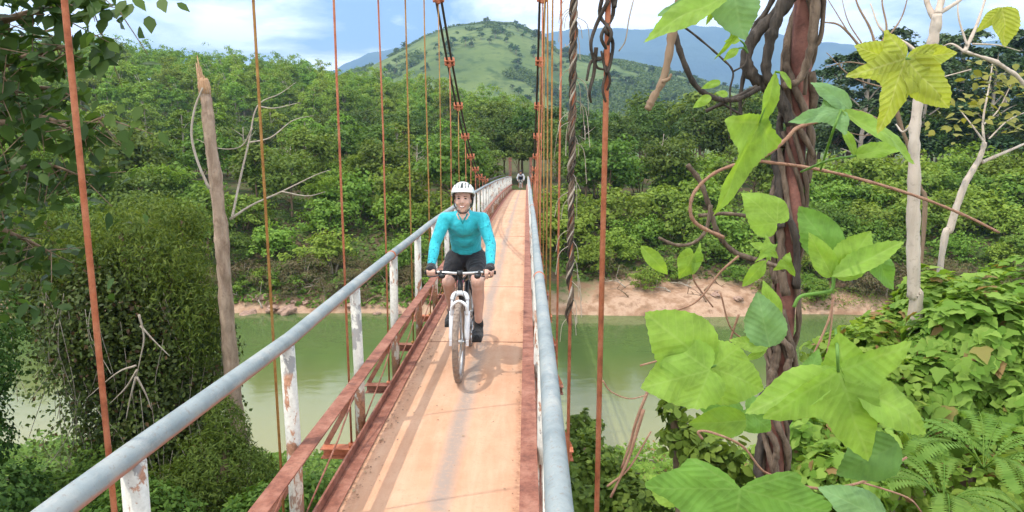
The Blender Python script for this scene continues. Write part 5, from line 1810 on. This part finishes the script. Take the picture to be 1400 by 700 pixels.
# ------------------------------------------------------------------ bicycle and rider
M_TYRE = simple('dusty_tyre', (0.25, 0.19, 0.15), 0.85, 0, .3, 30)
M_TYRES = simple('tan_tread_dust', (0.36, 0.25, 0.17), 0.9, 0, .25, 60)
M_BLACK = simple('black_plastic', (0.018, 0.018, 0.02), 0.45, 0, .2)
M_WHITEP = simple('white_gloss_paint', (0.72, 0.73, 0.75), 0.3, 0, .05, 20, 0.02)
M_METAL = simple('brushed_metal', (0.50, 0.50, 0.50), 0.32, .9, .1)
M_PINK = simple('pink_paint', (0.55, 0.06, 0.16), 0.4)
M_RUBBER = simple('black_rubber', (0.02, 0.02, 0.02), 0.7)

def wheel(parent, loc, r=.325, mats=(None, None)):
    tyre = mats[0] or M_TYRE
    w_ = bpy.data.objects.new('wheel', None)
    # the rim mesh carries the wheel; tyre, spokes and hub are its pieces
    k = MB(); k.torus((0, 0, 0), r - .052, .010, 'X', 48, 8, .012)
    rim = k.build('wheel', M_METAL, parent); rim.location = loc
    bpy.data.objects.remove(w_)
    k = MB(); k.torus((0, 0, 0), r - .026, .026, 'X', 56, 12, .025)
    # tread knobs
    for i in range(56):
        a = 2 * math.pi * i / 56
        for x_ in ((-.012, .012) if i % 2 else (0,)):
            rot = Matrix.Rotation(a, 3, 'X')
            k.box(rot @ Vector((x_, 0, r - .001)), (.013, .014, .007), rot)
    k.build('tyre', tyre, rim)
    k = MB()
    for i in range(28):
        a = 2 * math.pi * i / 28; b_ = a + (.35 if i % 2 else -.35)
        k.tube([(.022 * (1 if i % 4 < 2 else -1), .02 * math.cos(b_), .02 * math.sin(b_)), (0, (r - .055) * math.cos(a), (r - .055) * math.sin(a))], .0013, 4, False)
    k.build('spokes', M_METAL, rim)
    k = MB(); k.tube([(-.055, 0, 0), (-.03, 0, 0), (.03, 0, 0), (.055, 0, 0)], [.009, .018, .018, .009], 12)
    k.tube([(.028, 0, 0), (.0305, 0, 0)], .075, 24)
    k.build('hub', M_METAL, rim)
    return rim

def make_bike(loc, label, detail=True):
    root = empty('bicycle', loc)
    tag(root, label, 'bicycle')
    wheel(root, (0, 0, .325)); wheel(root, (0, 1.02, .325))
    # fork: crown, two white legs, arch
    k = MB()
    for s in (-1, 1):
        k.tube([(s * .062, .0, .325), (s * .062, .005, .36), (s * .062, .055, .52), (s * .060, .065, .56)], [.016, .021, .022, .023], 12)
        k.tube([(s * .060, .062, .55), (s * .058, .105, .655)], .0155, 10)
        k.box((s * .066, -.004, .318), (.022, .034, .045))
    k.tube(spline([(-.062, .045, .535), (-.055, .035, .61), (0, .04, .645), (.055, .035, .61), (.062, .045, .535)], 5), .0135, 8)
    k.tube(spline([(-.060, .10, .645), (-.045, .108, .685), (0, .112, .70), (.045, .108, .685), (.060, .10, .645)], 5), .021, 10)
    k.build('fork', M_WHITEP, root)
    # frame
    k = MB()
    ht0, ht1 = Vector((0, .118, .685)), Vector((0, .152, .80))
    bb = Vector((0, .62, .29)); st = Vector((0, .755, .70)); ax = Vector((0, 1.02, .325))
    k.tube([ht0, ht1], .023, 12)
    k.tube([ht0 + Vector((0, .01, .02)), bb], .021, 12)
    k.tube([ht1 + Vector((0, .01, -.02)), st], .018, 12)
    k.tube([bb, st], .017, 12)
    for s in (-1, 1):
        k.tube([bb + Vector((s * .03, 0, 0)), Vector((s * .062, .98, .325)), ax + Vector((s * .062, 0, 0))], .010, 8)
        k.tube([st + Vector((s * .012, .01, -.02)), ax + Vector((s * .062, 0, 0))], .009, 8)
    k.tube([bb - Vector((.037, 0, 0)), bb + Vector((.037, 0, 0))], .024, 12)
    k.build('frame', M_BLACK, root)
    k = MB(); k.tube([ht1 + Vector((0, -.001, -.035)), ht1 + Vector((0, .001, -.004))], .0245, 14); k.build('head_ring', M_PINK, root)
    # stem and bar
    k = MB(); k.tube([ht1, ht1 + Vector((0, .012, .035))], .021, 12); k.tube([ht1 + Vector((0, .01, .022)), (0, .118, .858)], .018, 10); k.tube([(-.022, .118, .858), (.022, .118, .858)], .024, 12)
    k.build('stem', M_BLACK, root)
    k = MB(); k.tube(spline([(-.285, .165, .858), (-.18, .142, .862), (-.08, .12, .860), (0, .118, .858), (.08, .12, .860), (.18, .142, .862), (.285, .165, .858)], 5), .0125, 10)
    bar = k.build('handlebar', M_METAL, root)
    for s in (-1, 1):
        k = MB(); k.tube([(s * .185, .143, .862), (s * .287, .1655, .858)], .0165, 12); k.build('grip', M_RUBBER, bar)
        k = MB(); k.tube([(s * .165, .139, .862), (s * .145, .136, .861)], .020, 10); k.box((s * .15, .12, .855), (.045, .035, .022)); k.ell((s * .142, .105, .838), (.026, .02, .022)); 
        k.tube(spline([(s * .14, .112, .85), (s * .17, .098, .842), (s * .24, .112, .83), (s * .262, .120, .832)], 4), .0055, 6)
        k.build('brake_lever', M_BLACK, bar)
        k = MB(); k.tube(spline([(s * .13, .105, .85), (s * .06, .03, .86), (s * .02, .035, .80), (s * .03, .08, .70), (s * (.062), .06, .60)], 6), .0028, 6); k.build('cable', M_BLACK, bar)
    # seat
    k = MB(); k.tube([st, Vector((0, .785, .80))], .0135, 10); k.build('seatpost', M_METAL, root)
    k = MB(); k.tube([(0, .62, .822), (0, .70, .828), (0, .78, .832), (0, .86, .836), (0, .90, .834)], [(.018, .014), (.026, .02), (.055, .024), (.072, .024), (.05, .018)], 14); k.build('saddle', M_BLACK, root)
    # drive train
    k = MB(); k.torus(bb + Vector((.045, 0, 0)), .075, .006, 'X', 36, 6, .003)
    for i in range(4):
        a = i * math.pi / 2 + .4; k.tube([bb + Vector((.045, 0, 0)), bb + Vector((.045, .074 * math.cos(a), .074 * math.sin(a)))], .006, 5)
    k.tube([bb + Vector((.055, 0, 0)), bb + Vector((.062, -.165, -.02))], .010, 8); k.tube([bb + Vector((-.055, 0, 0)), bb + Vector((-.062, .165, .02))], .010, 8)
    k.tube([bb + Vector((-.06, 0, 0)), bb + Vector((.06, 0, 0))], .010, 8)
    k.build('crank', M_METAL, root)
    k = MB(); k.tube(spline([bb + Vector((.045, .0, .076)), ax + Vector((.04, 0, .045)), ax + Vector((.04, .045, 0)), ax + Vector((.04, 0, -.05)), bb + Vector((.045, 0, -.076))], 6), .004, 5); k.torus(ax + Vector((.04, 0, 0)), .04, .012, 'X', 20, 6, .014)
    k.build('chain', M_BLACK, root)
    for s in (-1, 1):
        k = MB(); k.box(bb + Vector((s * .115, -s * .165, -s * .02)), (.085, .09, .022)); k.build('pedal', M_BLACK, root)
    return root

def skin_mat():
    m, nt = new_mat('skin')
    v = obj_vec(nt)
    f = noise(nt, 18, 4, .6, v)
    c = ramp(nt, f, [(.3, (.54, .31, .235)), (.7, (.63, .38, .295))])
    p = principled(nt, c, .5, 0, f, .05, .002, spec=.4)
    p.inputs['Subsurface Weight'].default_value = .12
    p.inputs['Subsurface Radius'].default_value = (.01, .004, .002)
    p.inputs['Subsurface Scale'].default_value = .3
    out(nt, p); return m
M_SKIN = skin_mat()
def cloth_mat(name, col, scale=9, var=.12):
    m, nt = new_mat(name)
    v = obj_vec(nt)
    f = noise(nt, scale, 4, .55, v, .8)
    f2 = noise(nt, 300, 2, .5, v)
    c = ramp(nt, f, [(.3, tuple(x * (1 - var) for x in col)), (.7, tuple(min(1, x * (1 + var)) for x in col))])
    p = principled(nt, c, .75, 0, math_n(nt, 'ADD', math_n(nt, 'MULTIPLY', f, 4.5), math_n(nt, 'MULTIPLY', f2, .08)), .4, .012, spec=.25)
    p.inputs['Sheen Weight'].default_value = .15
    out(nt, p); return m
M_JERSEY = cloth_mat('turquoise_jersey', (.03, .42, .49), 14, .15)
_nt = M_JERSEY.node_tree                       # small dark print on the outer sleeves
_p = [n for n in _nt.nodes if n.type == 'BSDF_PRINCIPLED'][0]
_src = _p.inputs['Base Color'].links[0].from_socket
_tc = _nt.nodes.new('ShaderNodeTexCoord'); _sx = _nt.nodes.new('ShaderNodeSeparateXYZ'); _nt.links.new(_tc.outputs['Object'], _sx.inputs[0])
_ax = ramp_fac(_nt, math_n(_nt, 'ABSOLUTE', _sx.outputs['X']), .19, .215)
_sp = ramp_fac(_nt, noise(_nt, 70, 2, .5, obj_vec(_nt, (1, 1, .5))), .60, .64)
_nt.links.new(mix(_nt, math_n(_nt, 'MULTIPLY', math_n(_nt, 'MULTIPLY', _ax, _sp), .8), _src, (.01, .12, .15)), _p.inputs['Base Color'])
M_SHORTS = cloth_mat('black_lycra', (.014, .013, .016))
M_SHOE = cloth_mat('black_shoe', (.016, .016, .017), 20)
M_GLOVE = cloth_mat('black_glove', (.02, .02, .022), 30)
M_HAIR = simple('brown_hair', (.055, .032, .02), .5, 0, .4, 40)
M_HELM = simple('white_helmet_shell', (.74, .77, .75), .3, 0, .04, 10, .02)
M_HELMIN = simple('dark_helmet_liner', (.05, .06, .06), .7)
M_EYE = simple('dark_eye', (.02, .012, .01), .2)
M_LIP = simple('lip', (.42, .13, .11), .45)
M_TEETH = simple('teeth', (.78, .76, .70), .3)

def remesh(o, vox, smooth=6, f=.5):
    m = o.modifiers.new('remesh', 'REMESH'); m.mode = 'VOXEL'; m.voxel_size = vox; m.use_smooth_shade = True
    s = o.modifiers.new('smooth', 'SMOOTH'); s.iterations = smooth; s.factor = f

BX, BY = -0.535, 5.08
bike = make_bike((BX, BY, zdeck(BY) + .006), 'white forked mountain bike under the smiling rider on the bridge deck')
rider = MB()
H = Vector((0.0, .455, 1.435))              # head centre
# torso, neck
rider.limb([(0, .735, .90), (0, .69, 1.0), (0, .61, 1.12), (0, .515, 1.225), (0, .475, 1.275)], [(.112, .088), (.10, .076), (.108, .074), (.12, .072), (.09, .06)])
rider.limb([(0, .485, 1.26), (0, .465, 1.35)], [.052, .048])
# head: skull, face, jaw
rider.ell(H + Vector((0, .02, .035)), (.074, .092, .085))
rider.ell(H + Vector((0, -.012, -.025)), (.063, .075, .085))
rider.ell(H + Vector((0, -.032, -.075)), (.043, .046, .038))
rider.ell(H + Vector((0, -.062, -.098)), (.020, .016, .015))
for s in (-1, 1):
    rider.ell(H + Vector((s * .037, -.058, -.032)), (.022, .018, .02))       # cheeks
    rider.ell(H + Vector((s * .071, .01, -.015)), (.010, .02, .032))         # ears
    rider.ell(H + Vector((s * .028, -.072, .024)), (.022, .010, .008))       # brow
rider.limb([H + Vector((0, -.082, .012)), H + Vector((0, -.098, -.022))], [.008, .0125], 8)
rider.ell(H + Vector((-.010, -.086, -.026)), (.008, .008, .007)); rider.ell(H + Vector((.010, -.086, -.026)), (.008, .008, .007))
def arm(s):
    sh = Vector((s * .160, .485, 1.262)); el = Vector((s * .232, .395, 1.055)); wr = Vector((s * .243, .215, .905)); 
    return sh, el, wr
for s in (-1, 1):
    sh, el, wr = arm(s)
    rider.limb([sh, sh.lerp(el, .4), el, el.lerp(wr, .35), wr], [.050, .045, .036, .037, .024])
    # palm on top of the grip
    rider.limb([wr, (s * .240, .185, .893), (s * .238, .165, .885)], [(.026, .022), (.034, .018), (.036, .016)])
    lens = [.9, 1.0, .97, .8]
    for i in range(4):
        x = s * (.205 + .020 * i)
        yb = .155 + (.01 * i * .5)
        l = lens[i]
        # knuckle over the bar, curling round its front and under
        pts = [(x, yb + .012, .886), (x, yb - .020 * l, .884), (x, yb - .034 * l, .866), (x, yb - .030 * l, .842), (x, yb - .010, .834 - .004 * l)]
        if s > 0 and i < 2:   # two fingers stretched on to the brake lever
            pts = [(x, yb + .012, .886), (x, yb - .028, .882), (x, yb - .052, .858), (x, yb - .050, .830), (x, yb - .044, .816)]
        rider.limb(pts, [.0105, .0100, .0095, .0088, .0075], 8)
    rider.limb([(s * .205, .185, .882), (s * .186, .168, .860), (s * .182, .150, .842), (s * .190, .140, .834)], [.013, .0115, .0105, .0085], 8)
legs = {1: (Vector((.09, .715, .875)), Vector((.125, .375, .735)), Vector((.122, .475, .335)), Vector((.118, .46, .285))),
        -1: (Vector((-.09, .715, .875)), Vector((-.140, .50, .715)), Vector((-.150, .83, .375)), Vector((-.155, .80, .325)))}
for s, (hip, kn, an, ft) in legs.items():
    rider.limb([hip, hip.lerp(kn, .45), hip.lerp(kn, .85), kn, kn.lerp(an, .12)], [.092, .078, .062, .057, .053])
    calf = kn.lerp(an, .35) + Vector((0, .022, 0))
    rider.limb([kn.lerp(an, .08), calf, kn.lerp(an, .7) + Vector((0, .008, 0)), an], [.052, .054, .038, .032])
    rider.limb([an, ft + Vector((0, -.02, .01)), ft + Vector((0, -.10, -.012))], [.032, .026, .02])
rd = rider.build('person', M_SKIN)
rd.location = (BX, BY, zdeck(BY) + .006)
tag(rd, 'smiling person in turquoise jersey, black shorts and white helmet riding towards us', 'person')
remesh(rd, .0065, 4)

k = MB()   # jersey
k.limb([(0, .745, .925), (0, .70, .99), (0, .625, 1.11), (0, .525, 1.225), (0, .487, 1.268)], [(.143, .112), (.134, .104), (.142, .104), (.156, .098), (.105, .066)], 18)
k.limb([(-.145, .495, 1.262), (0, .50, 1.275), (.145, .495, 1.262)], [.058, .062, .058])
for s in (-1, 1):
    sh, el, wr = arm(s)
    k.limb([sh, sh.lerp(el, .4), el + Vector((s * .004, 0, 0)), el.lerp(wr, .4), el.lerp(wr, .93)], [.060, .056, .048, .046, .036])
j = k.build('jersey', M_JERSEY, rd); remesh(j, .0075, 16)
k = MB(); k.limb([(-.035, .425, 1.305), (-.012, .405, 1.262), (0, .402, 1.235), (.012, .405, 1.262), (.035, .425, 1.305)], [.010, .009, .008, .009, .010], 8)
k.build('neck_opening', cloth_mat('dark_turquoise_trim', (.012, .22, .24)), j)
k = MB()   # shorts
k.limb([(0, .76, .875), (0, .735, .93), (0, .71, .98)], [(.165, .125), (.156, .122), (.135, .105)], 18)
for s, (hip, kn, an, ft) in legs.items():
    k.limb([hip, hip.lerp(kn, .4), hip.lerp(kn, .74)], [.106, .092, .076])
sh_ = k.build('shorts', M_SHORTS, rd); remesh(sh_, .009, 5)
for s, (hip, kn, an, ft) in legs.items():   # shoes
    k = MB()
    k.limb([ft + Vector((0, .055, .0)), ft + Vector((0, .0, .0)), ft + Vector((0, -.08, -.012)), ft + Vector((0, -.155, -.018))], [(.040, .046), (.048, .048), (.052, .038), (.043, .028)])
    k.limb([an + Vector((0, .005, -.0)), an + Vector((0, 0, .04))], [.045, .040])
    k.box(ft + Vector((0, -.05, -.042)), (.085, .25, .02))
    so_ = k.build('shoe', M_SHOE, rd); remesh(so_, .007, 5)
for s in (-1, 1):   # fingerless gloves
    sh, el, wr = arm(s)
    k = MB()
    k.limb([wr + Vector((0, .005, .006)), (s * .240, .185, .896), (s * .238, .158, .888)], [(.031, .027), (.041, .023), (.043, .021)])
    for i in range(4):
        x = s * (.205 + .020 * i); yb = .155 + .005 * i
        k.limb([(x, yb + .012, .887), (x, yb - .014, .886)], [.0125, .0122], 8)
    gl = k.build('glove', M_GLOVE, rd); remesh(gl, .005, 3)
# hair at the neck and temples
k = MB()
k.ell(H + Vector((0, .045, -.01)), (.079, .078, .085)); k.limb([H + Vector((0, .10, -.03)), H + Vector((0, .125, -.10)), H + Vector((.01, .12, -.17))], [.035, .03, .012])
for s in (-1, 1): k.limb([H + Vector((s * .070, -.015, .03)), H + Vector((s * .073, .01, -.03))], [.012, .010])
hr = k.build('hair', M_HAIR, rd); remesh(hr, .007, 3)
# face details
for s in (-1, 1):
    k = MB(); k.ell(H + Vector((s * .028, -.0755, .006)), (.0115, .006, .0058)); k.build('eye', M_EYE, rd)
    k = MB(); k.tube([H + Vector((s * .014, -.083, .022)), H + Vector((s * .03, -.0825, .027)), H + Vector((s * .046, -.070, .020))], [.0025, .003, .002], 6); k.build('eyebrow', M_HAIR, rd)
k = MB(); k.tube(spline([H + Vector((-.026, -.073, -.053)), H + Vector((-.017, -.083, -.062)), H + Vector((0, -.087, -.066)), H + Vector((.017, -.083, -.062)), H + Vector((.026, -.073, -.053))], 5), [(.003, .0045)] * 21, 8); mo = k.build('mouth', M_LIP, rd)
k = MB(); k.tube(spline([H + Vector((-.018, -.081, -.0565)), H + Vector((0, -.0905, -.0625)), H + Vector((.018, -.081, -.0565))], 6), [.0015] + [.003] * 11 + [.0015], 8); k.build('teeth', M_TEETH, mo)

# helmet: shell with rows of vents over a dark liner
def helmet(parent, H, shellm=M_HELM):
    C_ = H + Vector((0, .012, .052))
    rot = Matrix.Rotation(R(-8), 3, 'X')
    def P(u, v, k_=1.0):   # u: angle across (-1..1 left-right), v: front 0 .. back 1
        th = math.pi * v; ph = u * math.pi / 2
        x = .098 * math.sin(ph) * (0.30 + .70 * math.sin(th) ** .8)
        y = -.132 * math.cos(th) * (1 - .10 * abs(u))
        z = .108 * math.sin(th) ** .75 * max(0.0, math.cos(ph)) ** .62
        return Vector((x, y, z)) * k_
    nu, nv = 44, 44
    me = bpy.data.meshes.new('helmet')
    vs = []; fs = []
    for i in range(nu + 1):
        for j_ in range(nv + 1):
            # hemisphere by direction: full dome with vents cut out
            a = 2 * math.pi * i / nu; e = (math.pi / 2) * j_ / nv
            d = Vector((math.cos(e) * math.sin(a), -math.cos(e) * math.cos(a), math.sin(e)))
            zb = -.012 - .012 * abs(math.sin(a)) ** 4 + (.008 if math.cos(a) > 0 else -.02 * abs(math.cos(a)))
            p = Vector((d.x * .100, d.y * .134, d.z * .090 + zb * (1 - d.z)))
            vs.append(C_ + rot @ p)
    def vent(i, j_):
        a = 2 * math.pi * (i + .5) / nu; e = (math.pi / 2) * (j_ + .5) / nv
        x = math.cos(e) * math.sin(a); y = -math.cos(e) * math.cos(a); z = math.sin(e)
        if z < .30 or z > .985: return False
        rib = abs((x * 3.6) % 1.0 - .5)          # longitudinal channels
        ch = abs(x) < .80 and rib > .22
        cross = abs(((y + .05) * 2.1) % 1.0 - .5) > .10
        return ch and (cross or y < -.15) and z < .93
    for i in range(nu):
        for j_ in range(nv):
            if vent(i, j_): continue
            a0 = i * (nv + 1) + j_; b0_ = (i + 1) * (nv + 1) + j_
            fs.append((a0, b0_, b0_ + 1, a0 + 1))
    me.from_pydata([tuple(v) for v in vs], [], fs)
    me.polygons.foreach_set('use_smooth', [True] * len(me.polygons))
    bm = bmesh.new(); bm.from_mesh(me); bmesh.ops.remove_doubles(bm, verts=bm.verts, dist=.0004); bm.to_mesh(me); bm.free()
    me.materials.append(shellm)
    o = link('helmet', me, parent)
    sm = o.modifiers.new('solid', 'SOLIDIFY'); sm.thickness = .012; sm.offset = -1
    k = MB(); k.ell(C_ + Vector((0, 0, .004)), (.086, .118, .080), 28, 20)
    k.f = [f for f in k.f if min(k.v[i][2] for i in f) > C_.z + .004]; k.sm = [True] * len(k.f)
    k.build('liner', M_HELMIN, o)
    k = MB()
    for s in (-1, 1):
        k.tube(spline([C_ + Vector((s * .082, -.045, -.01)), H + Vector((s * .078, -.012, -.02)), H + Vector((s * .064, -.018, -.07)), H + Vector((s * .03, -.042, -.112)), H + Vector((0, -.05, -.117))], 5), .0042, 6)
        k.tube(spline([C_ + Vector((s * .085, .05, -.01)), H + Vector((s * .080, .02, -.05)), H + Vector((s * .064, -.018, -.07))], 4), .004, 6)
    k.build('strap', M_BLACK, o)
    k = MB(); k.tube(spline([C_ + rot @ Vector((.098 * math.sin(a), -.132 * math.cos(a), -.004)) for a in np.linspace(-1.15, 1.15, 9)], 4), .006, 6); k.build('rim_edge', M_HELM, o)
    return o
helmet(rd, H)

# ------------------------------------------------------------------ second rider far away at the end of the deck
YB = 51.0
b2 = make_bike((-0.47, YB, zdeck(YB) + .006), 'small dark bicycle of the distant second rider at the far end of the deck')
k = MB()
k.limb([(0, .735, .90), (0, .66, 1.05), (0, .56, 1.24), (0, .53, 1.33)], [(.14, .11), (.14, .10), (.16, .10), (.11, .07)])
k.limb([(0, .52, 1.33), (0, .50, 1.42)], [.055, .05])
H2 = Vector((0, .48, 1.52))
k.ell(H2, (.075, .09, .11)); k.ell(H2 + Vector((0, -.095, -.01)), (.012, .015, .02))
for s in (-1, 1):
    k.limb([(s * .17, .54, 1.32), (s * .27, .42, 1.10), (s * .245, .20, .89)], [.052, .042, .030])
    for i in range(4): k.limb([(s * (.21 + .02 * i), .17, .885), (s * (.21 + .02 * i), .125, .87), (s * (.21 + .02 * i), .13, .84)], [.011, .010, .008], 6)
    k.limb([(s * .195, .18, .88), (s * .185, .15, .85)], [.013, .010], 6)
    hip, kn, an, ft = legs[s]
    k.limb([hip, kn, an], [.09, .058, .035]); k.limb([an, ft + Vector((0, -.12, 0))], [.036, .03])
r2 = k.build('person', M_SKIN); remesh(r2, .012, 4)
r2.location = (-0.47, YB, zdeck(YB) + .006)
tag(r2, 'distant person in white shirt and dark vest cycling at the far end of the bridge', 'person')
k = MB(); k.limb([(0, .74, .93), (0, .66, 1.06), (0, .56, 1.25), (0, .53, 1.31)], [(.155, .125), (.155, .115), (.172, .112), (.115, .07)])
for s in (-1, 1): k.limb([(s * .17, .54, 1.32), (s * .27, .42, 1.10), (s * .25, .23, .92)], [.066, .056, .042])
q = k.build('shirt', simple('white_cotton', (.55, .56, .60), .8), r2); remesh(q, .012, 4)
k = MB(); k.limb([(0, .74, .96), (0, .60, 1.16), (0, .535, 1.28)], [(.150, .15), (.150, .145), (.125, .11)])
q = k.build('vest', simple('navy_cloth', (.02, .025, .06), .8), r2); remesh(q, .012, 3)
k = MB(); k.limb([(0, .76, .89), (0, .73, .96)], [(.165, .125), (.15, .12)])
for s in (-1, 1):
    hip, kn, an, ft = legs[s]; k.limb([hip, hip.lerp(kn, .7), kn], [.105, .085, .075])
q = k.build('shorts', simple('grey_cloth', (.30, .29, .27), .8), r2); remesh(q, .012, 3)
k = MB(); k.ell(H2 + Vector((0, .01, .055)), (.098, .125, .075)); q = k.build('helmet', simple('dark_helmet', (.03, .03, .05), .5), r2)
